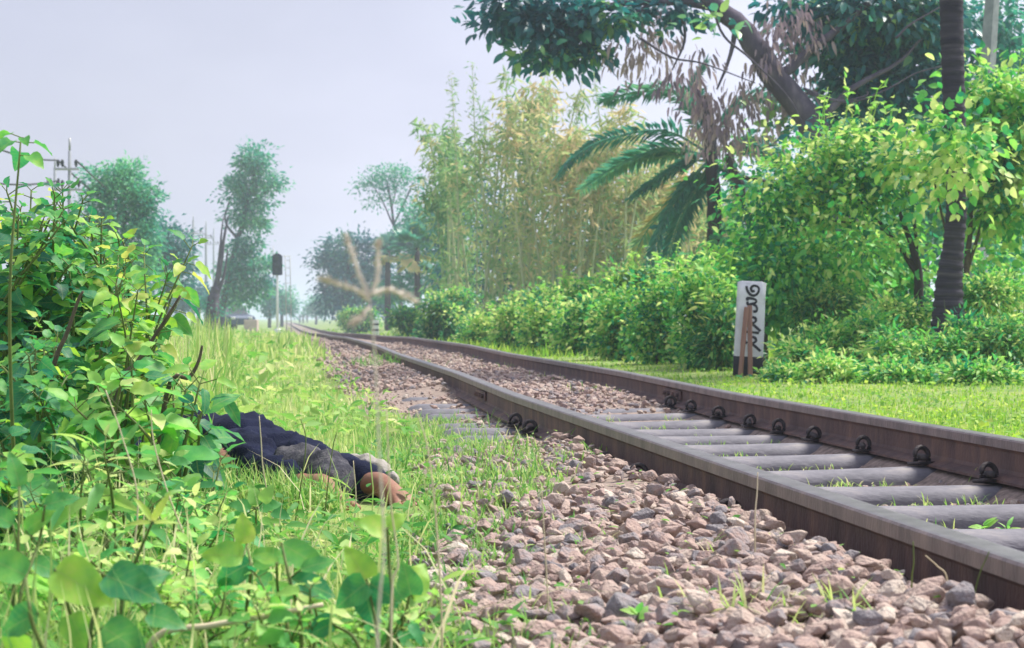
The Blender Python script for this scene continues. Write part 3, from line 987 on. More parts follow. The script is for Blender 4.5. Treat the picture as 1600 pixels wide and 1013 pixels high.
plant('tree', 'soft green tree behind the fan palms', 'tree', 100, 655, [[(655, 497, 4), (655, 400, 3)], ],
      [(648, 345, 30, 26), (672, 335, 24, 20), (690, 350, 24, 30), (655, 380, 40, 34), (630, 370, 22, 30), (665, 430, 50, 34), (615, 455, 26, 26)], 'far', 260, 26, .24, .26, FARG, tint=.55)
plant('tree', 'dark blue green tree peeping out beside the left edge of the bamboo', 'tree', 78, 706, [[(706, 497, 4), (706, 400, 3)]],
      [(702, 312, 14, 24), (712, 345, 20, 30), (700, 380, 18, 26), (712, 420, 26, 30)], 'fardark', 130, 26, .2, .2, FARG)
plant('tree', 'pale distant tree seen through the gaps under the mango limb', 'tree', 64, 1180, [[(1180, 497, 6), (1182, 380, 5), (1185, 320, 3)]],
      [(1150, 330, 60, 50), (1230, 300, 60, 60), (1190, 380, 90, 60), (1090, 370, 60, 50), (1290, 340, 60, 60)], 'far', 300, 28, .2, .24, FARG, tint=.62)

def fan_palm(px, py, Y, Rp, label, nf=20):
    o = thing('fan_palm', gpt(px, Y), label, 'palm', 'fan palms in the haze')
    mb = MB()
    c0 = at(px, py, Y)
    tube(mb, bez([gpt(px, Y) - Vector((0, 0, .05)), (gpt(px, Y) + c0) / 2, c0], 8), np.linspace(5.5, 4, 8) / F * Y, 9)
    mb.build('trunk', M['barkdark'], o)
    mb = MB()
    R = Rp / F * Y
    for k in range(nf):
        az = rng.uniform(0, 6.28)
        el = rng.uniform(-.9, 1.25)
        d = np.array([math.cos(az) * math.cos(el), math.sin(az) * math.cos(el), math.sin(el)])
        e = np.array(c0) + d * R * .5
        tube(mb, [tuple(c0), tuple(e)], .012 * Y / 40, 5, .5)
        side = nrm(np.cross(d, [0, 0, 1.0]) + rng.normal(0, .2, 3))
        n = 17
        a = np.linspace(-1.5, 1.5, n)
        dd = nrm(np.cos(a)[:, None] * d + np.sin(a)[:, None] * side)
        dd[:, 2] -= .18
        inst(mb, diamond_tpl(.30, .05), np.repeat(e[None], n, 0), dd, nrm(np.cross(d, side)), R * .6 * rng.uniform(.8, 1.1, n), np.clip((.2 if el > -.4 else .85) + rng.normal(.15, .15, n), 0, 1))
    mb.build('crown', M['palm'], o)
fan_palm(652, 388, 86, 46, 'largest fan palm with a spiky crown right of the dry forked stalk')
fan_palm(606, 392, 98, 30, 'small fan palm half merged with the broad dark tree')
fan_palm(690, 425, 80, 36, 'fan palm with dry hanging fronds against the left edge of the bamboo')

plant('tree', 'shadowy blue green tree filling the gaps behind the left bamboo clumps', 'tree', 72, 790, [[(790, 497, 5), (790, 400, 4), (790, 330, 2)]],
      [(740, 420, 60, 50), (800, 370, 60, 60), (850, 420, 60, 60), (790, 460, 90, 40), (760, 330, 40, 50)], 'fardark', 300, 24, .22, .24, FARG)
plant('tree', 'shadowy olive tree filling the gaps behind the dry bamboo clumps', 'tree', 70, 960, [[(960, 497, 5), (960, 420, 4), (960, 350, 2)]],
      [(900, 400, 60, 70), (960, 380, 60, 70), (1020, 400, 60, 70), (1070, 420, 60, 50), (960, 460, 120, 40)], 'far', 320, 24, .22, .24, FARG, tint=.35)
# bamboo
def bamboo(px, Y, w_, top, label, nculm, tint, leaves):
    o = thing('bamboo_clump', gpt(px, Y), label, 'bamboo', 'bamboo clumps right of the track')
    mb = MB()
    for k in range(nculm):
        b = px + rng.uniform(-.5, .5) * w_
        ty = top + rng.uniform(-60, 120)
        tx = b + rng.normal(0, .5) * w_
        dY = rng.uniform(-1.5, 1.5)
        P = bez([gpt(b, Y + dY), at(b * .7 + tx * .3, 400, Y + dY), at(b * .3 + tx * .7, (ty + 300) / 2, Y + dY), at(tx + rng.normal(0, 10), ty, Y + dY)], 14)
        c = MB()
        tube(c, P, np.linspace(2.7, .5, 14) / F * Y, 6, rng.random())
        c.build('culm', M['culm'], o)
        n = leaves
        u = rng.beta(1.7, 1.15, n) * .98
        q = np.stack([np.interp(u, np.linspace(0, 1, 14), P[:, i]) for i in range(3)], -1)
        s = np.interp(u, [0, .35, .8, 1], [.5, .75, .35, .06])
        kk = np.repeat(rng.normal(size=(n // 12 + 1, 3)), 12, 0)[:n]
        q = q + kk * s[:, None] * .55 + rng.normal(size=(n, 3)) * .10
        q[:, 2] = np.maximum(q[:, 2], .3)
        d = np.stack([rng.normal(0, .7, n), rng.normal(0, .7, n), -.5 + rng.normal(0, .5, n)], -1)
        tt = np.clip(tint + .25 * (u - .4) + np.repeat(rng.normal(0, .26, n // 12 + 1), 12)[:n] + rng.normal(0, .06, n), 0, 1)
        inst(mb, DIAM_N, q, d, nrm(rng.normal(size=(n, 3))), rng.uniform(.18, .42, n), tt)
    mb.build('foliage', M['bamboo'], o)
bamboo(728, 55, 70, 215, 'grey green bamboo clump nearest the fan palms, with two thin tall culms', 12, .22, 260)
bamboo(792, 52, 90, 165, 'tall bamboo clump with feathery yellow green top under the hanging dark leaves', 17, .42, 250)
bamboo(862, 50, 90, 170, 'yellowish tan bamboo clump behind the drooping palm fronds', 17, .58, 250)
bamboo(940, 49, 90, 215, 'dry straw coloured bamboo clump beside the date palm', 16, .66, 250)
bamboo(1030, 50, 100, 270, 'low dry bamboo clump behind the date palm trunk', 14, .64, 250)
bamboo(1110, 52, 80, 330, 'short brownish bamboo clump right of the date palm trunk', 10, .62, 300)
for px, tx, ty in ((716, 705, 120), (745, 738, 100), (770, 752, 165), (905, 900, 150), (952, 925, 95)):
    o = thing('tall_bamboo', gpt(px, 53), 'thin bare bamboo plant rising high above the bamboo clumps', 'bamboo', 'thin bamboo stems against the sky')
    P = bez([gpt(px, 53), at(px, 330, 53), at((px + tx) / 2, (ty + 300) / 2, 53), at(tx, ty, 53)], 16)
    c = MB()
    tube(c, P, np.linspace(1.6, .4, 16) / F * 53, 6)
    c.build('culm', M['culm'], o)
    c = MB()
    u = rng.uniform(.55, 1, 130)
    node = np.round(u * 22) / 22
    q = np.stack([np.interp(node, np.linspace(0, 1, 16), P[:, i]) for i in range(3)], -1) + rng.normal(0, .07, (130, 3))
    inst(c, DIAM_N, q, rng.normal(size=(130, 3)) + np.array([0, 0, -.2]), nrm(rng.normal(size=(130, 3))), rng.uniform(.10, .24, 130), np.clip(rng.normal(.35, .15, 130), 0, 1))
    c.build('foliage', M['bamboo'], o)

# date palm
def frond(o, pts, Y, leaf, n=46, tint=.4, dep=(0, 0)):
    P = [at(a, b, Y + dep[0] + (dep[1] - dep[0]) * k / (len(pts) - 1)) for k, (a, b) in enumerate(pts)]
    c = bez(P, 24)
    mb = MB()
    tube(mb, c, np.linspace(.026, .006, 24), 6, .6)
    u = np.linspace(.16, .99, n)
    p = np.stack([np.interp(u, np.linspace(0, 1, 24), c[:, i]) for i in range(3)], -1)
    T = nrm(np.gradient(p, axis=0))
    S_ = nrm(np.cross(T, [0, .35, 1.0]))
    N_ = np.cross(S_, T)
    L = leaf * np.interp(u, [0, .2, .6, 1], [.6, 1, .95, .45])
    for sg in (-1, 1):
        for lay in (-.25, .35):
            d = T * .75 + sg * S_ * .85 + N_ * lay + rng.normal(0, .10, (n, 3))
            d[:, 2] -= .12
            inst(mb, DIAM_N if lay > 0 else diamond_tpl(.15, .03), p, d, N_ + rng.normal(0, .2, (n, 3)), L * rng.uniform(.85, 1.1, n), np.clip(tint + rng.normal(0, .12, n), 0, 1))
    mb.build('frond', M['palm'], o)
YD = 33
dp = thing('date_palm', gpt(1118, YD), 'date palm with arching feathery fronds in front of the dry bamboo', 'palm')
mb = MB()
c = bez([gpt(1120, YD) - Vector((0, 0, .05)), at(1117, 400, YD), at(1115, 300, YD), at(1110, 225, YD), at(1103, 150, YD)], 26)
rr = np.linspace(12.5, 9.5, 26) / F * YD * (1 + .10 * np.sin(np.arange(26) * 2.6))
tube(mb, c, rr, 11)
mb.build('trunk', M['barkdark'], dp)
for pts, lf, ti, dep in (
        ([(1108, 240), (1040, 205), (960, 215), (905, 240), (872, 275)], .42, .35, (0, -1.2)),
        ([(1105, 228), (1060, 150), (1010, 143), (960, 152), (942, 160)], .36, .5, (0, .8)),
        ([(1108, 245), (1050, 232), (985, 250), (925, 285)], .42, .55, (0, 1)),
        ([(1108, 250), (1070, 255), (1020, 285), (985, 310)], .40, .45, (0, -.8)),
        ([(1108, 250), (1075, 285), (1040, 340), (1015, 410), (1008, 445)], .44, .3, (0, -1.0)),
        ([(1110, 252), (1090, 290), (1060, 350), (1040, 415)], .42, .35, (0, .7)),
        ([(1112, 250), (1140, 270), (1165, 320), (1175, 370)], .40, .3, (0, -1)),
        ([(1112, 240), (1160, 225), (1210, 245), (1245, 285)], .40, .3, (0, .6)),
        ([(1108, 235), (1085, 180), (1085, 130), (1105, 95)], .36, .4, (0, .5)),
        ([(1110, 230), (1145, 170), (1185, 150), (1225, 165)], .36, .4, (0, 1)),
        ([(1106, 245), (1030, 245), (960, 262), (905, 300)], .36, .6, (0, 2)),
        ([(1106, 255), (1060, 300), (1005, 370), (985, 425)], .34, .92, (0, .9))):
    frond(dp, pts, YD, lf, tint=ti, dep=dep)

# the leaning mango tree
mg = plant('mango_tree', 'big tree with a thick leaning limb crossing the sky and glossy dark leaves', 'tree', 28, 1330,
           [[(1345, 520, 26), (1325, 380, 24), (1290, 240, 22), (1255, 175, 21), (1205, 115, 20), (1165, 50, 17), (1120, 10, 14), (1060, -50, 9)],
            [(1215, 125, 9), (1270, 75, 7), (1330, 30, 5), (1400, -40, 3)], [(1125, 10, 8), (1040, 2, 7), (960, 8, 5), (890, 30, 3), (840, 60, 1.5)], [(1270, 200, 8), (1330, 140, 5), (1400, 100, 3), (1440, 60, 2)],
            [(1150, 40, 5), (1140, 90, 3), (1120, 140, 1.6)], [(1030, 0, 4), (960, 40, 2.5), (890, 80, 1.5)], [(1060, 0, 4), (1070, 60, 2.2), (1050, 110, 1.2)]],
           [(795, 8, 46, 34), (850, 40, 60, 40), (905, 35, 50, 44), (880, 90, 40, 22), (830, 80, 34, 20), (955, 25, 40, 30), (770, 40, 20, 14), (925, 85, 18, 16),
            (1290, 40, 40, 30, .9), (1350, 130, 60, 50, .9), (1440, 30, 60, 60, .6), (1330, 60, 90, 60, 1), (1420, 120, 80, 70, 1), (1310, 130, 26, 24, .9), (1380, 10, 110, 50, .5), (1230, 10, 40, 20, .9), (1340, 190, 60, 50, 1), (1050, 15, 40, 20), (1285, 215, 16, 14, -1.2), (1120, 34, 16, 12, -1), (1210, 205, 18, 18, .8)],
           'mango', 560, 16, .19, .18, None, 'bark', leaf_tpl(.50, .12, .2), .3, .46, .34)
mb = MB()
crown(mb, [(at(1000, 85, 28), (.45, .5, .35)), (at(1070, 130, 28), (.55, .6, .45)), (at(1150, 160, 28.2), (.6, .6, .5)), (at(1120, 205, 28), (.5, .5, .35)), (at(1020, 40, 28.3), (.45, .5, .35)),
           (at(1190, 90, 28), (.4, .4, .4)), (at(1235, 160, 28.4), (.5, .5, .5)), (at(1170, 215, 28), (.4, .4, .3)), (at(1250, 50, 28), (.7, .6, .4))],
      105, 13, .18, .15, leaf_tpl(.24, .2, .2), 1.9, .45, .25)
mb.build('dead_leaves', M['dead'], mg)
for pts in ([(1255, 138), (1290, 152), (1330, 160), (1385, 140), (1430, 115), (1470, 104)], [(1260, 145), (1310, 158), (1352, 150), (1355, 142)], [(1400, 60), (1420, 40), (1450, 22), (1480, 5)],
            [(1110, 0), (1130, 55), (1170, 90), (1230, 150), (1260, 205)], [(1000, 60), (1050, 90), (1100, 100), (1180, 130)]):
    c = MB()
    tube(c, bez([at(a, b, 27.2) for a, b in pts], 20), np.linspace(.022, .008, 20), 6)
    c.build('twig', M['bark'], mg)
plant('broadleaf_tree', 'dense dark green tree filling the upper right behind the ringed palm trunk', 'tree', 38, 1440, [[(1440, 500, 14), (1440, 380, 13), (1450, 250, 10), (1460, 120, 7)], [(1448, 260, 7), (1530, 150, 4), (1560, 60, 3)], [(1446, 280, 7), (1360, 180, 4), (1310, 100, 3)]],
      [(1560, 30, 60, 60), (1580, 90, 50, 60), (1290, 190, 50, 60), (1500, 40, 110, 60), (1400, 60, 80, 60), (1460, 150, 120, 60), (1560, 130, 70, 70), (1360, 190, 90, 60), (1420, 260, 130, 60), (1550, 250, 90, 80), (1310, 270, 50, 50), (1580, 350, 60, 80), (1500, 360, 90, 70), (1400, 350, 100, 60), (1590, 50, 20, 20)],
      'far', 470, 18, .20, .30, None, 'bark', leaf_tpl(.45, .1, .2), .3, .34, .34)
plant('small_tree', 'thin dark crooked trunk with one horizontal broken branch, right of the date palm', 'tree', 31, 1180, [[(1188, 500, 7), (1180, 400, 7), (1165, 320, 8), (1148, 275, 9), (1138, 240, 6)], [(1152, 276, 4), (1185, 281, 3), (1218, 290, 2.4)]],
      [(1140, 235, 18, 20), (1190, 400, 20, 30)], 'bush', 18, 16, .10, .10, None, 'barkdark', LEAF)

# ringed palm trunk
YP = 16.8
pt = thing('palmyra_palm', gpt(1484, YP), 'thick straight palm trunk with dark horizontal rings, right side', 'palm')
mb = MB()
P = [gpt(1482, YP) - Vector((0, 0, .06)), at(1482, 500, YP), at(1483, 440, YP), at(1490, 380, YP), at(1495, 300, YP), at(1490, 150, YP), at(1486, 0, YP), at(1484, -180, YP), at(1482, -420, YP)]
c = bez(P, 260)
u = np.linspace(0, 1, 260)
rp = np.interp(c[:, 2], [.05, .45, .8, 1.2, 1.65, 3.0, 7], [30, 28, 22, 16.5, 16, 18, 18]) / F * YP
ring = 1 + .035 * np.sign(np.sin(c[:, 2] * 2 * math.pi / .085 + .6 * np.sin(c[:, 2] * 5))) + rng.normal(0, .008, 260)
tube(mb, c, rp * ring, 22, .5 + .5 * np.repeat(rng.normal(0, .4, 260), 22))
mb.build('trunk', M['palmbark'], pt, smooth=True)
mb = MB()
for k in range(22):
    az, el = rng.uniform(0, 6.28), rng.uniform(-.6, 1.2)
    d = np.array([math.cos(az) * math.cos(el), math.sin(az) * math.cos(el), math.sin(el)])
    e = np.array(P[-1]) + d * .8
    tube(mb, [tuple(P[-1]), tuple(e)], .03, 5)
    side = nrm(np.cross(d, [0, 0, 1.0]))
    a = np.linspace(-1.6, 1.6, 21)
    dd = nrm(np.cos(a)[:, None] * d + np.sin(a)[:, None] * side)
    inst(mb, DIAM_N, np.repeat(e[None], 21, 0), dd, nrm(np.cross(d, side)), .9, rng.uniform(.2, .6, 21))
mb.build('crown', M['palm'], pt)

plant('broadleaf_tree', 'mid green tree filling the space between the mango limb and the tall shrubs', 'tree', 33, 1270, [[(1270, 520, 8), (1265, 400, 7), (1255, 300, 4)], [(1262, 380, 4), (1320, 300, 2.5), (1340, 250, 1.2)]],
      [(1200, 330, 60, 60), (1250, 300, 50, 40), (1330, 280, 50, 40), (1240, 400, 90, 60), (1330, 350, 90, 60), (1160, 400, 50, 60), (1460, 300, 60, 80), (1540, 330, 60, 90)],
      'far', 420, 20, .15, .22, None, 'barkdark', leaf_tpl(.5, .1, .2), .3, .60, .34)

# the tall light green shrubs on the right
SH = 'tall broad leaved shrubs on the right'
plant('tall_shrub', 'light green broad leaved shrub growing round the ringed palm trunk', 'shrub', 18.2, 1500, [[(1500, 560, 6), (1510, 430, 5), (1520, 300, 3)], [(1505, 460, 3), (1470, 330, 2), (1450, 230, 1.2)], [(1512, 420, 3), (1560, 260, 2), (1575, 170, 1)]],
      [(1550, 145, 28, 30), (1580, 180, 34, 46), (1555, 225, 34, 36), (1590, 255, 40, 56), (1580, 330, 34, 32), (1435, 255, 28, 30), (1556, 300, 26, 22), (1550, 388, 14, 9), (1462, 190, 12, 14, -2.1), (1500, 215, 26, 20, -2.2), (1496, 262, 24, 16, -2.2), (1475, 300, 12, 8, -2.1)],
      'bush', 400, 13, .092, .21, SH, 'twig', LEAF_BROAD, .3, .50, .46)
plant('tall_shrub', 'bright green arching shrub between the number post and the palm trunk', 'shrub', 18.8, 1380, [[(1437, 540, 9), (1436, 460, 8), (1432, 410, 6), (1405, 330, 3)], [(1432, 420, 4), (1360, 330, 2.5), (1310, 290, 1.2)], [(1434, 420, 3.5), (1425, 320, 2), (1400, 240, 1)], [(1432, 430, 3), (1380, 360, 2), (1300, 345, 1)]],
      [(1360, 262, 50, 34), (1300, 262, 46, 36), (1250, 300, 46, 36), (1330, 310, 60, 34), (1400, 300, 34, 32), (1390, 235, 32, 24), (1280, 340, 40, 20), (1210, 335, 34, 30), (1408, 365, 22, 24), (1240, 262, 26, 26), (1300, 225, 30, 18), (1345, 205, 26, 20), (1180, 300, 26, 30), (1350, 385, 44, 20, -.6), (1270, 390, 44, 24, -.4), (1215, 430, 40, 34, -.5)],
      'bush', 440, 13, .085, .21, SH, 'barkdark', LEAF, .3, .47, .46)
plant('tall_shrub', 'green leafy shrub rising directly behind the white number post', 'shrub', 19.5, 1195, [[(1195, 550, 5), (1195, 450, 4), (1190, 380, 2)], [(1196, 460, 3), (1240, 400, 1.5)], [(1195, 450, 3), (1160, 390, 1.4)]],
      [(1180, 375, 34, 34), (1215, 400, 46, 46), (1165, 420, 28, 40), (1260, 420, 46, 50), (1200, 470, 50, 40), (1290, 395, 40, 34), (1320, 430, 44, 40), (1250, 480, 46, 40)],
      'bush', 330, 12, .085, .17, SH, 'twig', LEAF_BROAD, .3, .40, .26)
plant('tall_shrub', 'shaded shrub under the arching one, against the foot of the palm trunk', 'shrub', 20.4, 1360, [[(1360, 550, 5), (1362, 450, 4), (1370, 390, 2)], [(1362, 460, 3), (1310, 400, 1.5), (1290, 385, 1)]],
      [(1340, 410, 46, 36), (1395, 420, 40, 46), (1370, 470, 60, 40), (1310, 470, 46, 40), (1420, 440, 16, 44), (1555, 440, 30, 40), (1585, 460, 34, 50)],
      'bush', 330, 14, .085, .16, SH, 'twig', LEAF_BROAD, .3, .52, .36)

# the row of low bushes along the right of the track
BG = 'bushes along the right side of the track'
BUSH = [(1092, 500, 48, 70, 17.6, .50, 'light green bush touching the left side of the white number post'),
        (1125, 520, 30, 45, 17.2, .40, 'small dark green bush tucked behind the foot of the number post'),
        (1028, 505, 46, 62, 19.2, .46, 'green bush with a dark hollow on its right, second from the number post'),
        (965, 515, 44, 52, 21, .52, 'dense green bush, third one from the number post'),
        (905, 515, 42, 48, 23, .46, 'dense green bush, fourth one from the number post'),
        (850, 518, 40, 42, 25, .44, 'dark based green bush, fifth one from the number post'),
        (800, 523, 36, 34, 28, .60, 'yellow green bush, sixth one from the number post'),
        (748, 522, 36, 28, 33, .62, 'low yellow green bush before the dark round one at the far end of the row'),
        (690, 508, 32, 34, 38, .22, 'dark green rounded bush at the far end of the row'),
        (1075, 440, 50, 34, 21.5, .70, 'pale yellow green bush top behind the front row, beneath the date palm'),
        (1000, 460, 50, 30, 24, .64, 'pale bush behind the front row, beneath the drooping palm frond'),
        (915, 470, 46, 26, 27, .60, 'pale bush in the second row at the foot of the straw coloured bamboo'),
        (845, 482, 40, 22, 31, .58, 'low pale bush in the second row at the foot of the tan bamboo'),
        (1140, 470, 40, 50, 20.6, .55, 'green bush filling the gap between the date palm and the number post'),
        (712, 480, 30, 18, 46, .40, 'small bush at the foot of the grey green bamboo'),
        (640, 500, 26, 12, 55, .45, 'low leafy clump beside the small far white post'),
        (560, 497, 40, 12, 95, .45, 'low green clump under the broad dark tree')]
for px, py, rx, ry, Y, ti, lab in BUSH:
    py += rng.uniform(-9, 9) if rx > 33 else 0
    ti += rng.normal(0, .08)
    gy = 498 + (H - gpt(px, Y).z) / Y * F
    bl = [(px + rng.uniform(-.5, .5) * rx, py + rng.uniform(-.75, .5) * ry, rx * rng.uniform(.22, .48), ry * rng.uniform(.2, .42)) for _ in range(10)]
    bl += [(px + rng.uniform(-.8, .8) * rx, py - ry * rng.uniform(.75, 1.05), rx * .16, ry * .16) for _ in range(4)]
    bl += [(px, py + .35 * ry, rx * .7, ry * .5), (px + rng.uniform(-.6, .6) * rx, gy - .25 * ry, rx * .6, ry * .3)]
    area = rx * ry / F / F * Y * Y
    sh_ = int(rng.integers(3))
    bo = plant('bush', lab, 'bush', Y, px, [[(px, gy, 2.5), (px + 3, py + .3 * ry, 2), (px + 5, py - .2 * ry, 1)], [(px, gy, 2), (px - .4 * rx, py, 1)], [(px, gy, 2), (px + .4 * rx, py, 1)]],
          bl, ('bush', 'bush', 'weed')[sh_], int(130 + 760 * min(area, .5)), 15, (1, .75, 1.25)[sh_] * max(.055, .042 + .0013 * Y), .075 + .001 * Y, BG, 'twig', (LEAF, LEAF_BROAD, leaf_tpl(.34, .12, .3))[sh_], .12, ti + .04, .52, part_t='stem', part_c='foliage')

# (sprigs) thin shoots standing out of the bushes
for bo in [o for o in C.objects if o.name.startswith(('bush', 'tall_shrub'))]:
    fo = [c for c in bo.children if c.name.startswith(('foliage', 'crown'))][0]
    n = len(fo.data.vertices)
    co = np.empty(n * 3, np.float32)
    fo.data.vertices.foreach_get('co', co)
    co = co.reshape(-1, 3)
    top = co[co[:, 2] > np.quantile(co[:, 2], .80)]
    lm = MB()
    for k in range(9 if bo.name.startswith('bush') else 26):
        p = top[rng.integers(len(top))].astype(float)
        h = rng.uniform(.10, .32)
        e = p + np.array([rng.normal(0, .08), rng.normal(0, .08), h])
        tube(lm, [tuple(p - np.array([0, 0, .15])), tuple((p + e) / 2 + rng.normal(0, .01, 3)), tuple(e)], [.006, .005, .003], 5, .85)
        m = 7
        u = rng.uniform(.2, 1, m)
        az = rng.uniform(0, 6.28, m)
        inst(lm, LEAF, p + (e - p) * u[:, None], np.stack([np.cos(az), np.sin(az), rng.uniform(-.1, .8, m)], -1), nrm(rng.normal(size=(m, 3)) * .4 + np.array([0, 0, 1])), rng.uniform(.05, .10, m), rng.uniform(.55, .95, m))
    lm.build('leaves', M['bush'], bo)  # whole shoots: thin stems together with their leaves

UG = 'undergrowth plants behind the lawn'
UND = [(1255, 562, 34, 22, 15.2, .62, 'low pale weed clump right of the foot of the number post'),
       (1232, 596, 26, 6, 14.3, .66, 'creeping yellow green weeds on the lawn right of the number post'),
       (1295, 535, 44, 50, 15.8, .50, 'green weed clump, second one right of the number post'),
       (1345, 535, 44, 55, 15.8, .58, 'twiggy light green weed clump, third one right of the number post'),
       (1405, 555, 44, 44, 15.0, .52, 'dry streaked weed clump left of the foot of the palm trunk'),
       (1462, 560, 44, 44, 14.6, .55, 'weed clump in front of the foot of the palm trunk'),
       (1520, 545, 44, 60, 14.8, .50, 'broad leaved weed clump right of the foot of the palm trunk'),
       (1580, 540, 44, 70, 14.5, .46, 'leafy weed clump at the right edge of the lawn'),
       (1310, 585, 50, 20, 14.0, .64, 'low creeping weeds along the lawn below the twiggy clump'),
       (1420, 592, 60, 18, 13.6, .60, 'low creeping weeds along the lawn below the dry streaked clump'),
       (1540, 595, 60, 22, 13.3, .52, 'low creeping weeds along the lawn near the right edge'),
       (1290, 480, 60, 40, 18.0, .48, 'mass of small leaved weeds under the arching shrub'),
       (1400, 500, 60, 44, 17.2, .5, 'tangled weeds on the left of the palm trunk foot, behind the low ones'),
       (1555, 460, 60, 44, 17.0, .55, 'leafy weeds climbing beside the grey concrete pole')]
for px, py, rx, ry, Y, ti, lab in UND:
    gy = 498 + (H - gpt(px, Y).z) / Y * F
    bl = [(px + rng.uniform(-.6, .6) * rx, py + rng.uniform(-.4, .5) * ry, rx * rng.uniform(.4, .6), ry * rng.uniform(.35, .55)) for _ in range(6)] + [(px, py + .2 * ry, rx * .9, ry * .7)]
    o = plant('weed_clump', lab, 'weed', Y, px, [[(px + q * rx, gy, 1.3), (px + q * 1.4 * rx, py, 1), (px + q * 1.7 * rx + rng.normal(0, 8), py - ry * rng.uniform(.6, 1.4), .15)] for q in (-.6, -.2, .3, .7)],
              bl, 'weed' if ti < .5 else 'bush', 230, 14, .058, .07, UG, 'stem', leaf_tpl(.36, .12, .3), .15, ti, .46, part_t='stem', part_c='foliage')

# ------------------------------------------------------------------ shrubs and weeds on the left, close to the camera
def leafy(name, label, cat, base, tips, size, per, tpl, leafm, group=None, r0=.006, tint=.45, tvar=.2, start=.25, stem='stem', droop=.25, whorl=1):
    """stems from base to each tip, leaves set along them"""
    o = thing(name, base, label, cat, group)
    mb, st_ = MB(), MB()
    for tp in tips:
        tp = Vector(tp)
        b = Vector(base) + Vector((rng.normal(0, .02), rng.normal(0, .03), -.02))
        L = (tp - b).length
        mid = b.lerp(tp, .5) + Vector((rng.normal(0, .08) * L, rng.normal(0, .08) * L, .10 * L))
        c = bez([b, mid, tp], 12)
        tube(st_, c, np.linspace(r0, r0 * .35, 12), 6)
        n = max(3, int(per * (.7 + .6 * rng.random())))
        u = np.sort(np.concatenate([rng.uniform(start, 1, n), [.985, 1, 1]]))
        q = np.stack([np.interp(u, np.linspace(0, 1, 12), c[:, i]) for i in range(3)], -1)
        n = len(u)
        az = np.arange(n) * 2.4 + rng.uniform(0, 6)
        d = np.stack([np.cos(az), np.sin(az), rng.normal(.12, .35, n)], -1)
        d[-3:, 2] += .7
        pe = q + nrm(d) * size * .35
        for a, b2 in zip(q, pe):
            tube(st_, [a, b2], r0 * .22, 4, cap=False)
        d[:, 2] -= droop * rng.uniform(.3, 1.6, n)
        up = nrm(rng.normal(size=(n, 3)) * .38 + np.array([0, -.25, 1.0]))
        sz = size * np.interp(u, [.2, .7, .95, 1], [1, 1, .75, .5]) * rng.uniform(.65, 1.15, n)
        inst(mb, tpl, pe, d, up, sz, np.clip(tint + .18 * (u - .6) + rng.normal(0, tvar, n), 0, 1))
    st_.build('stem', M[stem], o)
    mb.build('foliage', M[leafm], o)
    return o

def tips(n, x0, x1, y0, y1, Y, dY=.5):
    return [at(rng.uniform(x0, x1), rng.uniform(y0, y1), Y + rng.uniform(-dY, dY)) for _ in range(n)]

LG = 'leafy shrubs on the left'
leafy('leafy_shrub', 'tall dark leafy shrub filling the left edge of the picture', 'shrub', gpt(40, 5.6), tips(26, -40, 110, 285, 480, 5.6, .6) + tips(14, -60, 120, 480, 620, 5.4, .5), .072, 30, FINE_BROAD, 'broad', LG, .007, .42, .24, .3)
leafy('leafy_shrub', 'tall shrub with yellow green tips below the near utility pole', 'shrub', gpt(130, 5.9), tips(22, 60, 200, 310, 470, 5.9, .6) + tips(10, 60, 210, 470, 600, 5.6, .4), .07, 26, FINE_BROAD, 'broad', LG, .007, .52, .24, .3)
leafy('leafy_shrub', 'open shrub with pointed leaves, its branch tips reaching furthest towards the track', 'shrub', gpt(185, 5.0), [at(300, 385, 5.0), at(262, 430, 5.0), at(225, 395, 5.1), at(275, 480, 4.9), at(250, 520, 4.9), at(185, 400, 5.2)] + tips(10, 150, 290, 400, 600, 5.0, .3), .09, 13, FINE, 'broad', LG, .005, .58, .22, .25)
leafy('leafy_shrub', 'low dark shrub in the shade at the left edge below the tall one', 'shrub', gpt(60, 4.5), tips(18, -40, 140, 520, 680, 4.5, .4), .07, 16, FINE_BROAD, 'broad', LG, .006, .36, .2, .3)
leafy('leafy_shrub', 'shrub with big drooping pointed leaves hanging in front of the lying figure', 'shrub', gpt(262, 4.5), [at(290, 610, 4.5), at(312, 600, 4.45), at(322, 625, 4.5), at(270, 600, 4.6), at(230, 640, 4.5), at(310, 650, 4.4), at(200, 600, 4.6)], .125, 6, leaf_fine(.42, .6, .12, .35), 'broad', LG, .006, .42, .2, .4, droop=.9)
leafy('leafy_shrub', 'light green upright weed between the dark shrubs and the big drooping leaves', 'shrub', gpt(200, 4.3), [at(205, 560, 4.3), at(190, 590, 4.25), at(225, 620, 4.3), at(170, 620, 4.2), at(150, 600, 4.3), at(120, 640, 4.2)], .10, 9, FINE, 'bush', LG, .006, .6, .18, .3)
leafy('leafy_shrub', 'small broad leaved weed at the left edge under the dark gap', 'shrub', gpt(40, 3.6), tips(9, -30, 110, 680, 800, 3.6, .25), .085, 8, FINE_HEART, 'broad', LG, .005, .45, .18, .3)
leafy('leafy_shrub', 'grassy weed with narrow pale leaves in front of the big drooping leaves', 'shrub', gpt(170, 3.4), tips(10, 80, 250, 690, 820, 3.4, .3), .10, 6, LEAF_LONG, 'weed', LG, .004, .6, .15, .2)
leafy('leafy_shrub', 'broad leaved weed left of the figure, below the big drooping leaves', 'shrub', gpt(310, 4.1), tips(8, 240, 360, 700, 800, 4.1, .2), .075, 7, FINE, 'weed', LG, .004, .5, .18, .2)
leafy('tall_weed', 'single tall bare stalk with a few heart shaped leaves at its top, against the sky', 'weed', gpt(36, 3.9), [at(33, 215, 3.8)], .075, 3, FINE_HEART, 'broad', None, .005, .35, .12, .9, droop=.5)
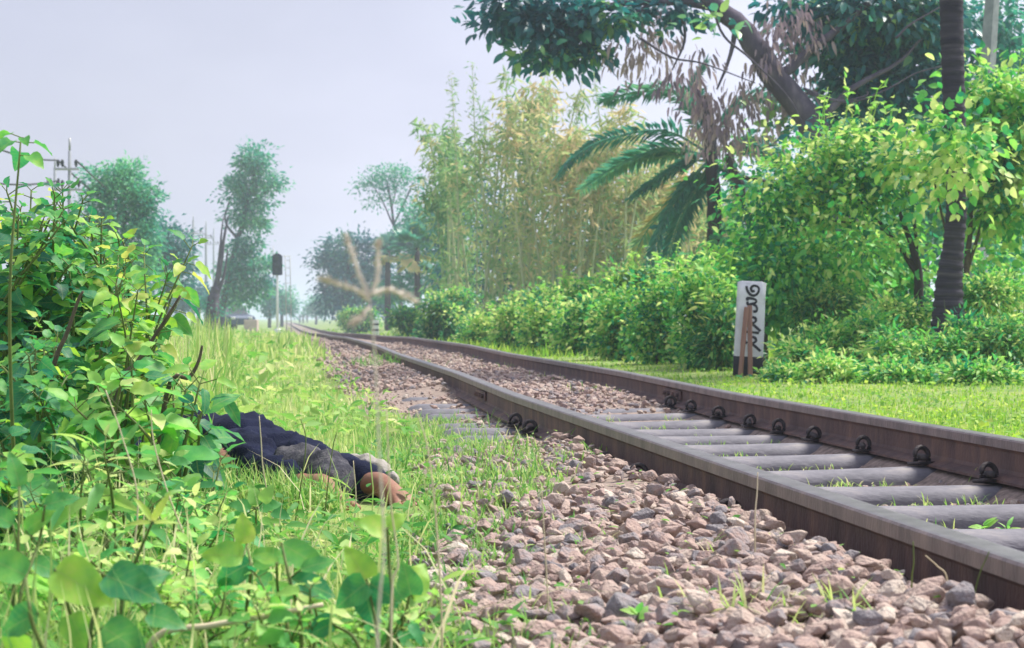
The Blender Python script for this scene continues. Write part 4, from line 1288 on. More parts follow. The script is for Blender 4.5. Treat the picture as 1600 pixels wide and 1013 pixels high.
for px0, px1, y0, y1, Y, tp, sz, ti, lab in ((-20, 90, 840, 960, 2.9, FINE, .062, .74, 'bright tangled weed at the bottom left corner'), (80, 190, 790, 900, 3.1, FINE_OVAL, .055, .66, 'bright small leaved weed right of the bottom left corner'),
        (180, 300, 830, 950, 2.9, FINE, .05, .72, 'yellow green small leaved weed under the withered stalk'), (290, 400, 880, 980, 2.7, FINE_OVAL, .045, .62, 'low small leaved weed at the bottom edge left of the pale fallen stem'),
        (-20, 120, 740, 850, 3.4, FINE_OVAL, .065, .62, 'leafy weed at the left edge above the corner tangle'), (120, 250, 730, 830, 3.6, FINE, .06, .70, 'light green weed in front of the low shaded shrub'),
        (400, 520, 900, 1000, 2.6, FINE, .04, .66, 'low bright weed in the middle of the bottom edge'), (250, 350, 760, 850, 3.6, FINE_OVAL, .055, .6, 'leafy weed in the grass left of the figure'), (560, 680, 930, 1010, 2.7, FINE, .035, .6, 'low weed at the edge of the stones by the bottom edge')):
    leafy('low_weed', lab, 'weed', gpt((px0 + px1) / 2, Y), tips(11, px0 - 20, px1 + 20, y0, y1, Y, .22), sz, 9, tp, 'bush', 'low weeds at the lower left', .003, ti, .24, .15)
# woody twigs pushing out of the shrubs
for pts, lab in (([(185, 610), (215, 565), (255, 505), (282, 462)], 'dark woody twig slanting up through the open shrub'),
                 ([(80, 590), (105, 520), (122, 470), (130, 455)], 'dark woody twig rising inside the tall dark shrub'),
                 ([(262, 608), (295, 590), (310, 565), (316, 540)], 'thin bare curved twig over the pale grass beside the drooping leaves')):
    c = MB()
    P = [at(a, b, 4.7) for a, b in pts]
    P.insert(0, gpt(pts[0][0] - 30, 4.8) - Vector((0, 0, .02)))
    tube(c, bez(P, 18), np.linspace(.0075, .003, 18), 7)
    tag(c.build('twig', M['twig'], None), lab, 'twig', 'twigs in the shrubs')

# plants right in front of the camera
def hand_plant(label, base_px, Y, leaves, stem_pts, leafm='broad', group='broad leaved plants at the bottom edge', tpl=FINE_HEART, r=.0035):
    """leaves: (px, py of the leaf base, direction in the picture in degrees, length in px, tilt, tint)"""
    o = thing('broadleaf_plant', gpt(base_px, Y), label, 'plant', group)
    s = MB()
    b = gpt(base_px, Y) - Vector((0, 0, .02))
    for sp in stem_pts:
        P = [b] + [at(a, q, Y + rng.uniform(-.04, .04)) for a, q in sp]
        tube(s, bez(P, 14), np.linspace(r, r * .5, 14), 7)
    m = MB()
    for px, py, ang, ln, tilt, ti in leaves:
        p = at(px, py, Y + rng.uniform(-.05, .03))
        a = rad(ang)
        d = np.array([math.cos(a), rng.normal(0, .25), math.sin(a)])
        up = np.array([math.sin(a) * .3 + rng.normal(0, .15), -tilt, 1.0 - .4 * tilt])
        inst(m, tpl, [tuple(p)], d, up, ln * .80 / F * Y, ti)
        near = min((q for sp in stem_pts for q in sp), key=lambda q: (q[0] - px) ** 2 + (q[1] - py) ** 2)
        tube(s, [tuple(at(near[0], near[1], Y)), tuple(p)], r * .35, 5)
    s.build('stem', M['stem'], o)
    m.build('foliage', M[leafm], o)
    return o
hand_plant('three part bean like leaf cluster lowest beside the stones, dark below and lit above', 585, 2.45,
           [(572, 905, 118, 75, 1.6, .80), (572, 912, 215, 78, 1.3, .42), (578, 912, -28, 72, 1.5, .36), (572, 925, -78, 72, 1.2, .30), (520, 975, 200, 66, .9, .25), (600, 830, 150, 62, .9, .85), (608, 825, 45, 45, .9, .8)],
           [[(590, 1000), (575, 915)], [(560, 1010), (520, 975)], [(612, 960), (608, 880), (605, 825)]])
hand_plant('pair of tall lit leaves standing at the edge of the stones', 640, 2.6,
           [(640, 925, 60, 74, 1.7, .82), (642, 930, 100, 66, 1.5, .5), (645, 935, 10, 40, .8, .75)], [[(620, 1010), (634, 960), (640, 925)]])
hand_plant('long oval pale leaves in the middle of the bottom edge', 470, 2.5,
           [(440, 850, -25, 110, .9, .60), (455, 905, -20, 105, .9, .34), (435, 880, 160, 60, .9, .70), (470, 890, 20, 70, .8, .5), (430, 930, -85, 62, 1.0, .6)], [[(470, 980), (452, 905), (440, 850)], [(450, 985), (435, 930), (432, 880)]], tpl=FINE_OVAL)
hand_plant('upright plant with a folded bright leaf on top, left of the long oval leaves', 385, 2.7,
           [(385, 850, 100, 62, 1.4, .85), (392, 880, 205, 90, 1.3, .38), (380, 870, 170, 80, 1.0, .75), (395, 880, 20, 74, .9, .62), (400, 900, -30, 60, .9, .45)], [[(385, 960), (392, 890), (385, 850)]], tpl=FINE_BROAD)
hand_plant('large pale leaf with veins lying over darker ones near the bottom left corner', 150, 2.3,
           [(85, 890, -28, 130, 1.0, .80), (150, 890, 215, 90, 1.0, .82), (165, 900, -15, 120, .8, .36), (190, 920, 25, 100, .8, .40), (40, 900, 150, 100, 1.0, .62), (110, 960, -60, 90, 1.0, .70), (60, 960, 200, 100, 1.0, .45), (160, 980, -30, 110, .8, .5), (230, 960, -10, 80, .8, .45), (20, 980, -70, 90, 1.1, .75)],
           [[(120, 1000), (100, 930), (85, 890)], [(140, 1000), (160, 930), (165, 900), (190, 915)], [(60, 1000), (45, 940), (40, 900)]], tpl=FINE_BROAD)
hand_plant('stalk with withered yellow top leaves left of the figure, bottom left', 205, 2.6,
           [(238, 815, 120, 60, .7, .92), (238, 815, 60, 66, .7, .9), (236, 818, 175, 60, .6, .95), (240, 818, 10, 50, .6, .88)], [[(190, 940), (215, 870), (238, 815)]], tpl=LEAF_LONG)
hand_plant('tuft of round leaves at the very left edge of the bottom', 20, 2.6,
           [(20, 820, 150, 80, 1.0, .5), (40, 830, 40, 70, 1.0, .66), (10, 870, 200, 80, 1.0, .42), (50, 880, -20, 80, .9, .5), (70, 790, 20, 70, .9, .45), (30, 760, 100, 70, .9, .55)], [[(20, 940), (28, 860), (30, 760)], [(30, 940), (60, 850), (70, 790)]], tpl=FINE)
hand_plant('dark green broad leaves low in the grass in front of the figure', 400, 4.0,
           [(392, 795, 160, 46, .8, .35), (405, 795, 20, 46, .8, .4), (400, 790, 100, 44, .9, .65), (380, 805, 200, 40, .8, .3), (425, 800, -10, 40, .8, .3), (410, 785, 60, 40, .8, .7)], [[(400, 830), (400, 795)]], 'weed', tpl=FINE_BROAD)
c = MB()
tube(c, bez([gpt(200, 2.45) - Vector((0, 0, .01)), at(240, 1000, 2.45), at(330, 978, 2.45), at(430, 960, 2.45), at(505, 945, 2.45)], 24), np.linspace(.0055, .003, 24), 7)
tag(c.build('fallen_stem', M['straw'], None), 'pale yellowish stem lying across the grass near the bottom edge', 'stem')

# dry grass stalks
def stalk(pts, Y, r, label, group='dry grass stalks', mat_='straw', heads=()):
    o = thing('grass_stalk', gpt(pts[0][0], Y), label, 'grass stalk', group)
    c = MB()
    P = [gpt(pts[0][0], Y) - Vector((0, 0, .02))] + [at(a, b, Y) for a, b in pts]
    cc = bez(P, 22)
    tube(c, cc, np.linspace(r, r * .5, 22) * (.5 if heads else 1), 6)
    c.build('stem', M[mat_], o)
    for h in heads:
        c = MB()
        q = bez([at(a, b, Y + h[1] * k) for k, (a, b) in enumerate(h[0])], 30)
        tube(c, q, np.concatenate([[r * .5], np.linspace(r * .8, r * .4, 29)]), 6)
        n = 110
        u = rng.random(n) ** .9
        p = np.stack([np.interp(u, np.linspace(0, 1, 30), q[:, i]) for i in range(3)], -1)
        T = nrm(q[-1] - q[0])
        d = T * .9 + rng.normal(0, .5, (n, 3))
        inst(c, DIAM_N, p, d, nrm(rng.normal(size=(n, 3))), r * rng.uniform(2.0, 3.4, n), .8)
        c.build('seed_head', M[mat_], o)
    return o
stalk([(590, 1000), (600, 860), (592, 700), (588, 600), (583, 520), (578, 470)], 1.55, .0024, 'dry forked grass stalk with spreading seed heads, blurred in front of the far trees', None, 'seed',
      heads=[([(578, 470), (560, 455), (530, 445), (502, 436)], -.004), ([(578, 465), (562, 430), (548, 390), (542, 372)], .006), ([(580, 462), (590, 430), (590, 395), (592, 380)], .004),
             ([(580, 460), (605, 452), (630, 462), (650, 470)], .01), ([(576, 480), (565, 495), (550, 505)], -.01)])
for pts, Y, lab in (([(690, 960), (680, 800), (668, 700), (650, 640)], 2.6, 'thin pale stalk rising in front of the stones, right of the forked one'),
                    ([(612, 930), (622, 880), (610, 780), (604, 640)], 2.3, 'yellowish stalk standing close beside the forked one'),
                    ([(205, 900), (215, 780), (190, 680), (165, 610)], 3.0, 'pale leaning stalk among the weeds at the left'),
                    ([(300, 880), (262, 770), (240, 690), (236, 640)], 3.2, 'pale curved stalk among the weeds left of the figure'),
                    ([(455, 850), (470, 760), (478, 690), (470, 655)], 4.6, 'thin green stalk standing before the middle of the figure'),
                    ([(505, 830), (512, 760), (520, 700), (526, 676)], 4.5, 'thin green stalk crossing the lower legs of the figure'),
                    ([(430, 830), (412, 740), (408, 690), (405, 650)], 4.4, 'thin stalk crossing the upper body of the figure'),
                    ([(550, 850), (556, 780), (552, 720)], 4.4, 'short pale stalk in front of the feet of the figure'),
                    ([(860, 1000), (853, 880), (846, 760)], 3.0, 'very thin stalk standing in the ballast heap'),
                    ([(1425, 905), (1428, 880), (1427, 846)], 2.95, 'green blade standing against the rail above the large stones'),
                    ([(1520, 950), (1530, 900), (1546, 862)], 2.85, 'green blade leaning over the rail at the right'),
                    ([(1180, 810), (1183, 770), (1184, 738)], 3.5, 'thin stem growing up past the side of the rail'),
                    ([(1480, 905), (1465, 885), (1446, 868)], 2.95, 'bent dry blade in front of the rail')):
    stalk(pts, Y, .0011 + .0002 * Y, lab, mat_='straw' if 'green' not in lab else 'stem')

# seedlings between the rails
for px, py, Y, n, ln, lab in ((1535, 785, 4.75, 6, 24, 'bright seedling with broad leaves by the far rail'), (1572, 785, 4.7, 5, 24, 'narrow leaved seedling nearest the right edge, by the far rail'), (1065, 915, 3.2, 6, 26, 'small seedling in a dark gap of the stone heap'), (995, 985, 2.9, 5, 32, 'leafy seedling at the bottom of the stone heap'), (1045, 990, 2.9, 6, 26, 'pale seedling beside a leafy one at the bottom of the stone heap')):
    o = thing('seedling', gpt(px, Y), lab, 'plant', 'seedlings in the ballast')
    s, m = MB(), MB()
    b = gpt(px, Y)
    tp = b + Vector((.003, 0, ln * .9 / F * Y + .012))
    tube(s, [b, tp], .0015, 5)
    az = np.arange(n) * 2.4
    d = np.stack([np.cos(az), np.sin(az) * .6, rng.uniform(.2, 1.1, n)], -1)
    inst(m, LEAF if 'narrow' not in lab else LEAF_LONG, np.array(tp)[None] - np.array([0, 0, .012]) * rng.random((n, 1)), d, nrm(rng.normal(size=(n, 3)) * .3 + np.array([0, -.5, 1])), ln / F * Y * rng.uniform(.7, 1.1, n), rng.uniform(.55, .8, n))
    s.build('stem', M['stem'], o)
    m.build('foliage', M['bush'], o)

# tall pale grass behind the shrubs on the left
g = MB()
grass(g, 16000, 9, 30, lambda la, t, x, y: np.clip(((800 + x / y * F) < 345 + 25 * np.sin(y)) * ((800 + x / y * F) > 60) * 1.0, 0, 1), .25, .62, .62, .13, None, 1.5, xr=.05, x0=-.30)
ground_leaves(g, 2500, 12, 60, lambda la, t, x, y: ((800 + x / y * F) < 470) * 1.0, .28, .12, .55, .15, DIAM)
tag(g.build('tall_grass', M['grass']), 'tall pale grass growing behind the leafy shrubs on the left', 'grass', kind='stuff')

# ------------------------------------------------------------------ the white number post and the two stakes
YS = 16.0
sz = YS / F / 5.96                     # metres per pixel of the enlarged post
base = at(1168, 0, YS)
base.z = float(ground_z(base.x, base.y)) - .01
post = thing('number_post', base, 'white painted number post with black numerals and a black base, beside the bushes', 'marker post')
def plocal(zx, zy, yy=0.0):
    return Vector(((zx - (395 - (zy - 80) * .045)) * sz, yy, (968 - zy) * sz))
HW = 131 * sz
mb = MB()
bm = bmesh.new()
bmesh.ops.create_cube(bm, size=1)
for v in bm.verts:
    v.co = Vector((v.co.x * 2 * HW, v.co.y * .11 , (v.co.z + .5) * (968 - 78) * sz))
bmesh.ops.subdivide_edges(bm, edges=bm.edges[:], cuts=6, use_grid_fill=True)
for v in bm.verts:
    h = v.co.z / ((968 - 78) * sz)
    v.co.x *= 1.04 - .05 * h
    if h > .97 and abs(v.co.x) > .9 * HW:
        v.co.z -= .010
    v.co += Vector((rng.normal(0, .0012), rng.normal(0, .0006), 0))
bmesh.ops.bevel(bm, geom=[e for e in bm.edges if e.calc_face_angle(0) > 1], offset=.006, segments=2, affect='EDGES')
add_bm(mb, bm)
body = mb.build('post', M['white'], None)
mb = MB()
box(mb, (-HW * 1.06, -.0585, 0), (HW * 1.06, .0585, (968 - 780) * sz), .5, .005)
band = mb.build('painted_base', M['black'], None)
STROKES = [[(344, 126), (352, 165), (372, 196), (405, 212), (440, 198), (458, 165), (455, 135), (430, 120), (402, 124), (386, 146), (396, 172), (420, 168)],
           [(356, 262), (352, 240), (392, 240), (428, 250), (432, 272), (400, 288), (360, 296), (352, 270)], [(400, 290), (428, 304), (442, 330), (434, 356), (406, 362)],
           [(352, 452), (362, 474)], [(398, 412), (424, 420), (432, 442), (416, 462), (396, 470), (428, 500), (474, 540)],
           [(334, 550), (460, 557)], [(326, 634), (350, 660)], [(392, 594), (424, 606), (432, 632), (412, 650), (392, 656), (428, 686), (474, 726)]]
mb = MB()
for sgm in STROKES:
    c = bez([plocal(a, b, -.0575) for a, b in sgm], 6 * len(sgm))
    T = nrm(np.gradient(c, axis=0))
    N_ = np.stack([-T[:, 2], 0 * T[:, 0], T[:, 0]], -1)
    wv = (.0100 + .0014 * np.sin(np.linspace(0, 9, len(c))))[:, None]
    for yy in (0,):
        V = np.concatenate([c + N_ * wv, c - N_ * wv, c + N_ * wv + [0, .004, 0], c - N_ * wv + [0, .004, 0]])
        n = len(c)
        i = np.arange(n - 1)
        f = np.concatenate([np.stack([i, i + 1, i + n + 1, i + n], -1), np.stack([i, i + 2 * n, i + 2 * n + 1, i + 1], -1), np.stack([i + n, i + n + 1, i + 3 * n + 1, i + 3 * n], -1)])
        mb.add(V, f)
num = mb.build('numerals', M['black'], None, smooth=False)
for o in (body, band, num):
    o.parent = post
post.rotation_euler = (rad(-2), rad(2.6), rad(-6))
SG = 'stakes leaning on the number post'
def stake(z0, z1, yb, yt, lab):
    mb = MB()
    A = base + plocal(*z0) + Vector((0, yb, -.02))
    B = base + plocal(*z1) + Vector((.01, yt, 0))
    d = (B - A)
    L = d.length
    bm = bmesh.new()
    bmesh.ops.create_cube(bm, size=1)
    for v in bm.verts:
        v.co = Vector((v.co.x * .037, v.co.y * .022, (v.co.z + .5) * L))
    bmesh.ops.subdivide_edges(bm, edges=bm.edges[:], cuts=3, use_grid_fill=True)
    for v in bm.verts:
        v.co += Vector((rng.normal(0, .0012), rng.normal(0, .0012), 0))
    bmesh.ops.bevel(bm, geom=[e for e in bm.edges if e.calc_face_angle(0) > 1], offset=.003, segments=1, affect='EDGES')
    add_bm(mb, bm, .5)
    o = mb.build('wooden_stake', M['stick'], None, smooth=False)
    o.location = A
    o.rotation_mode = 'QUATERNION'
    o.rotation_quaternion = d.to_track_quat('Z', 'Y')
    tag(o, lab, 'stake', SG)
stake((262, 930), (352, 320), -.20, -.088, 'reddish brown wooden stake leaning on the number post, the more slanted of the two')
stake((356, 945), (384, 305), -.19, -.072, 'reddish brown wooden stake on the number post, the more upright of the two')

# small far marker post
mk = thing('marker_post', gpt(587, 74), 'small white post with dark bands far off beside the rails', 'marker post')
b0 = gpt(587, 74)
mb = MB()
box(mb, (b0.x - .12, 73.95, b0.z - .02), (b0.x + .12, 74.05, b0.z + .62), .5, .015)
mb.build('post', M['white'], mk)
for zz in (.20, .42):
    mb = MB()
    box(mb, (b0.x - .125, 73.945, b0.z + zz), (b0.x + .125, 74.055, b0.z + zz + .08), .5, .004)
    mb.build('painted_band', M['black'], mk)

# grey concrete pole behind the palm trunk
c = MB()
tube(c, [gpt(1526, 25) - Vector((0, 0, .05)), at(1527, 400, 25), at(1538, 180, 25), at(1550, 0, 25), at(1562, -240, 25)], [.13, .125, .11, .095, .08], 4, .5)
tag(c.build('concrete_pole', M['concrete'], None, smooth=False), 'grey square concrete pole standing right behind the ringed palm trunk', 'pole')

# ------------------------------------------------------------------ railway signal
YG = 96
sg0 = gpt(433.5, YG)
sig = thing('railway_signal', sg0, 'railway colour light signal with black head on a pale mast', 'signal')
px = YG / F
mb = MB()
tube(mb, [sg0 - Vector((0, 0, .05)), at(433.5, 460, YG), at(433, 398, YG)], [.07, .06, .05], 12)
tube(mb, [sg0, sg0 + Vector((0, 0, .25))], [.17, .15], 12)
mb.build('mast', M['white'], sig)
mb = MB()
top = at(433, 396, YG - .12)
hw, hh = .25, 34 * px
a = np.linspace(0, np.pi, 9)
out = [(-hw, -hh + .05), (-hw + .05, -hh), (hw - .05, -hh), (hw, -hh + .05)] + [(hw * math.cos(t), -.22 + .22 * math.sin(t)) for t in a]
n = len(out)
V = [(top.x + x, top.y, top.z + z) for x, z in out] + [(top.x + x, top.y + .16, top.z + z) for x, z in out]
i = np.arange(n)
mb.add(V, [np.stack([i, (i + 1) % n, (i + 1) % n + n, i + n], -1), i[None, ::-1], (i + n)[None]])
head = mb.build('signal_head', M['signal'], sig, smooth=False)
for k in range(3):
    cz = top.z - .20 - k * .335
    m2, m3 = MB(), MB()
    a = np.linspace(-.5, np.pi + .5, 13)
    ring0 = [(top.x + .13 * math.cos(t), top.y - .002, cz + .13 * math.sin(t)) for t in a]
    ring1 = [(top.x + .135 * math.cos(t), top.y - .24, cz - .02 + .135 * math.sin(t)) for t in a]
    ring2 = [(top.x + .12 * math.cos(t), top.y - .24, cz - .02 + .12 * math.sin(t)) for t in a]
    ring3 = [(top.x + .115 * math.cos(t), top.y - .002, cz + .115 * math.sin(t)) for t in a]
    V = ring0 + ring1 + ring2 + ring3
    i = np.arange(12)
    m2.add(V, np.concatenate([np.stack([i + 13 * q, i + 1 + 13 * q, i + 1 + 13 * ((q + 1) % 4), i + 13 * ((q + 1) % 4)], -1) for q in range(4)]))
    m2.build('hood', M['signal'], head)
    t = np.linspace(0, 6.283, 20, endpoint=False)
    m3.add(np.concatenate([[(top.x + .105 * math.cos(q), top.y - .006, cz + .105 * math.sin(q)) for q in t], [(top.x, top.y - .03, cz)]]), np.array([(q, (q + 1) % 20, 20) for q in range(20)]))
    m3.build('lens', M['lens'], head)
mb = MB()
for dx in (.36, .60):
    tube(mb, [sg0 + Vector((dx + .05, .45, 0)), (sg0.x + dx, YG + .25, top.z - .1)], .022, 6)
for k in range(10):
    u = .06 + k * .095
    p = sg0.lerp(Vector((sg0.x, YG, top.z)), u)
    tube(mb, [(p.x + .40, YG + .42 - .2 * u, p.z), (p.x + .62, YG + .42 - .2 * u, p.z)], .015, 5)
tube(mb, [(top.x + .05, YG + .02, top.z - .15), (top.x + .6, YG + .3, top.z - .12)], .02, 5)
mb.build('ladder', M['greymetal'], sig)
mb = MB()
tube(mb, [at(427, 432, YG + .1), at(427, 384, YG + .1)], [.02, .014], 6)
mb.build('finial_rod', M['greymetal'], sig)

# ------------------------------------------------------------------ utility poles and wires
PG = 'utility poles along the left'
arms = {}
def upole(name_lab, px_, Y, top, arm_ys, aw, r=.11, tilt=0):
    b = gpt(px_, Y)
    o = thing('utility_pole', b, name_lab, 'utility pole', PG)
    tp = at(px_ + tilt, top, Y)
    mb = MB()
    tube(mb, [b - Vector((0, 0, .1)), b.lerp(tp, .5), tp], [r, r * .8, r * .55], 10)
    mb.build('pole', M['concrete'], o)
    res = []
    for q, ay in enumerate(arm_ys):
        c = at(px_ + tilt * .8, ay, Y)
        m2 = MB()
        l, rr = c + Vector((-aw, -.14, 0)), c + Vector((aw * (1 if q else .8), -.14, 0))
        box(m2, (l.x, l.y - .03, c.z - .03), (rr.x, l.y + .03, c.z + .03), .5, .006)
        ar = m2.build('cross_arm', M['greymetal'], o)
        for e in (l + Vector((.08, 0, 0)), rr - Vector((.08, 0, 0)), c + Vector((-aw * .45, -.14, 0))):
            m3 = MB()
            tube(m3, [e + Vector((0, 0, z)) for z in (.05, .09, .10, .16, .17, .24, .26)], [.02, .02, .045, .04, .055, .035, .015], 9)
            m3.build('insulator', M['black'], ar)
            res.append(e + Vector((0, 0, .24)))
    m2 = MB()
    tube(m2, [tp, tp + Vector((0, 0, .35))], .03, 6)
    m2.build('pole_cap_rod', M['greymetal'], o)
    res.append(tp + Vector((0, 0, .3)))
    return res
w1 = upole('tall utility pole with two cross arms just above the leafy shrubs', 108, 52, 236, (265, 297), .36, .075, 1)
w0 = upole('thin utility pole peeping up left of the tall one above the shrubs', 86, 70, 262, (290,), .3, .09)
w2 = upole('far utility pole in the gap left of the slender tree, first and tallest of three', 302, 132, 345, (365, 378), .75, .13)
w3 = upole('far utility pole in the gap left of the slender tree, middle of three', 322, 148, 352, (372,), .6, .13)
w4 = upole('far utility pole in the gap left of the slender tree, last and thinnest of three', 334, 172, 362, (382,), .6, .12)
def wire(a, b, sag, lab):
    P = [Vector(a).lerp(Vector(b), u) - Vector((0, 0, sag * 4 * u * (1 - u))) for u in np.linspace(0, 1, 26)]
    c = MB()
    tube(c, P, .024, 5)
    tag(c.build('power_line', M['black'], None), lab, 'wire', 'overhead wires on the left')
wire(w1[0], at(-260, 60, 30), .5, 'dark overhead wire sloping down from the upper left edge to the tall pole')
wire(w1[3], at(-260, 200, 30), .4, 'lower dark overhead wire running from the left edge to the tall pole')
for k in range(2):
    wire(w1[k], w2[k], .9, 'overhead wire running from the tall pole to the far poles behind the trees')
    wire(w2[k], w3[k], .2, 'short overhead wire span between the first two far poles')
    wire(w3[k], w4[k], .3, 'short overhead wire span between the last two far poles')

# ------------------------------------------------------------------ parked car and block, half hidden in the grass
YC = 104
cb = gpt(358, YC)
car = thing('parked_car', cb, 'dark blue grey car parked under the tall slender tree, half hidden by weeds', 'car')
car.rotation_euler = (0, 0, 0)
secs = [(-1.95, .62, .62, .30), (-1.85, .80, .74, .28), (-.95, .82, .84, .25), (.2, .84, .88, .25), (1.4, .84, .90, .26), (1.85, .78, .84, .30), (1.95, .62, .72, .34)]
mb = MB()
V = []
for y, hw, zt, zb in secs:
    V += [(-hw * .92, y, zb), (-hw, y, zb + .16), (-hw, y, zt - .12), (-hw * .88, y, zt), (hw * .88, y, zt), (hw, y, zt - .12), (hw, y, zb + .16), (hw * .92, y, zb)]
n = len(secs)
i = np.arange(n - 1)[:, None] * 8
j = np.arange(8)[None]
f = np.stack([i + j, i + (j + 1) % 8, i + 8 + (j + 1) % 8, i + 8 + j], -1).reshape(-1, 4)
def placed(V, o, rz=.5):
    V = np.asarray(V, float)
    c, s = math.cos(rz), math.sin(rz)
    return np.stack([V[:, 0] * c - V[:, 1] * s + o.x, V[:, 0] * s + V[:, 1] * c + o.y, V[:, 2] + o.z], -1)
mb.add(placed(V, cb), [f, np.arange(8)[None, ::-1], (np.arange(8) + (n - 1) * 8)[None]])
mb.build('body', M['car'], car, smooth=False)
mb = MB()
V = []
for y, hw, z in ((-.95, .74, .84), (-.30, .62, 1.36), (.95, .62, 1.38), (1.55, .72, .90)):
    V += [(-hw - .0, y, .83 if z > 1 else z - .02), (-hw, y, z), (hw, y, z), (hw, y, .83 if z > 1 else z - .02)]
V = np.array(V)
i = np.arange(3)[:, None] * 4
j = np.arange(4)[None]
f = np.stack([i + j, i + (j + 1) % 4, i + 4 + (j + 1) % 4, i + 4 + j], -1).reshape(-1, 4)
mb.add(placed(V, cb), [f, np.array([[3, 2, 1, 0]]), np.array([[12, 13, 14, 15]])])
mb.build('window', M['glass'], car, smooth=False)
mb = MB()
bm = bmesh.new()
bmesh.ops.create_cube(bm, size=1)
bmesh.ops.bevel(bm, geom=bm.edges[:], offset=.08, segments=2, affect='EDGES')
bm.verts.index_update()
V = np.array([(v.co.x * 1.28, v.co.y * 1.34 + .32, v.co.z * .10 + 1.39) for v in bm.verts])
by = {}
for q in bm.faces:
    by.setdefault(len(q.verts), []).append([v.index for v in q.verts])
bm.free()
mb.add(placed(V, cb), [np.array(q) for q in by.values()])
mb.build('roof', M['car'], car)
for sx in (-1, 1):
    for yy in (-1.25, 1.3):
        mb = MB()
        V = []
        t = np.linspace(0, 6.283, 20, endpoint=False)
        for xx, r in ((.66, .20), (.68, .30), (.86, .30), (.88, .20)):
            V += [(sx * xx, yy + r * math.cos(q), .30 + r * math.sin(q)) for q in t]
        i = np.arange(3)[:, None] * 20
        j = np.arange(20)[None]
        mb.add(placed(V, cb), [np.stack([i + j, i + (j + 1) % 20, i + 20 + (j + 1) % 20, i + 20 + j], -1).reshape(-1, 4), (np.arange(20) + 60)[None], np.arange(20)[None]])
        mb.build('wheel', M['tyre'], car)
    mb = MB()
    box(mb, (-.12, -.03, -.07), (.12, .03, .07), .5, .02)
    V = placed(mb.v[0] + np.array([sx * .48, -1.93, .62]), cb)
    mb.v[0] = V
    mb.build('headlight', M['white'], car)
mb = MB()
b0 = gpt(393, 99)
box(mb, (b0.x - .34, b0.y - .4, b0.z - .05), (b0.x + .34, b0.y + .3, b0.z + .62), .5, .03)
tag(mb.build('masonry_block', M['pinkwall'], None, smooth=False), 'small pinkish masonry block standing in the grass beside the dark car', 'block')

# ------------------------------------------------------------------ people
def skinned(nodes, edges, sub=2, flat=1.0):
    """one continuous surface grown round a skeleton; nodes: name -> (x, y, z, r)"""
    keys = list(nodes)
    me = bpy.data.meshes.new('skeleton')
    me.from_pydata([nodes[k][:3] for k in keys], [(keys.index(a), keys.index(b)) for a, b in edges], [])
    o = bpy.data.objects.new('skeleton', me)
    C.objects.link(o)
    sk = o.modifiers.new('skin', 'SKIN')
    sk.branch_smoothing = .6
    sk.use_smooth_shade = True
    for k, v in zip(keys, me.skin_vertices[0].data):
        r = nodes[k][3]
        v.radius = (r, r * flat) if np.isscalar(r) else r
        v.use_root = k == keys[0]
    ss = o.modifiers.new('sub', 'SUBSURF')
    ss.levels = ss.render_levels = sub
    dg = bpy.context.evaluated_depsgraph_get()
    ev = o.evaluated_get(dg)
    out = bpy.data.meshes.new_from_object(ev)
    bpy.data.objects.remove(o)
    out.materials.clear()
    for p in out.polygons:
        p.use_smooth = True
    return out

FEET, HEAD = np.array([-.40, 5.08]), np.array([-1.13, 6.42])
AX = (HEAD - FEET) / np.linalg.norm(HEAD - FEET)
SD = np.array([-AX[1], -AX[0] * -1.0]) if False else np.array([-AX[1], AX[0]])     # towards the camera and to its left
GB = float(ground_z(-.65, 5.7))
def B(u, v, h, r):
    p = FEET + AX * u + SD * v
    g = .5 * GB + .5 * float(ground_z(p[0], p[1]))
    return (p[0], p[1], g + h * .82 - .022, r * (.88 if r > .05 else .95))
nd = {'pelvis': B(.86, 0, .115, .115), 'waist': B(1.02, 0, .105, .105), 'chest': B(1.22, 0, .11, .125), 'shoulders': B(1.36, 0, .115, .105), 'neck': B(1.45, 0, .12, .058),
      'jaw': B(1.51, .015, .11, .070), 'skull': B(1.59, .01, .125, .092), 'crown': B(1.655, .0, .13, .066)}
ed = [('pelvis', 'waist'), ('waist', 'chest'), ('chest', 'shoulders'), ('shoulders', 'neck'), ('neck', 'jaw'), ('jaw', 'skull'), ('skull', 'crown')]
def limb(pref, root, chain):
    prev = root
    for k, q in enumerate(chain):
        nd[pref + str(k)] = q
        ed.append((prev, pref + str(k)))
        prev = pref + str(k)
    return prev
# near arm: upper arm back along the body, forearm folded forward on the grass
hn = limb('na', 'shoulders', [B(1.36, .17, .10, .052), B(1.20, .245, .07, .044), B(1.07, .285, .052, .040), B(1.17, .305, .045, .036), B(1.27, .31, .035, .026), B(1.315, .312, .03, .028)])
for k, (dv, L, r) in enumerate(((-.028, .075, .0085), (-.010, .088, .009), (.010, .084, .0088), (.028, .068, .0078))):
    limb('nf%d' % k, hn, [B(1.35, .312 + dv, .032, .0095), B(1.35 + L * .55, .312 + dv * 1.15, .034, r), B(1.35 + L, .312 + dv * 1.1, .022, r * .85)])
limb('nt', hn, [B(1.325, .272, .03, .0105), B(1.355, .255, .026, .009)])
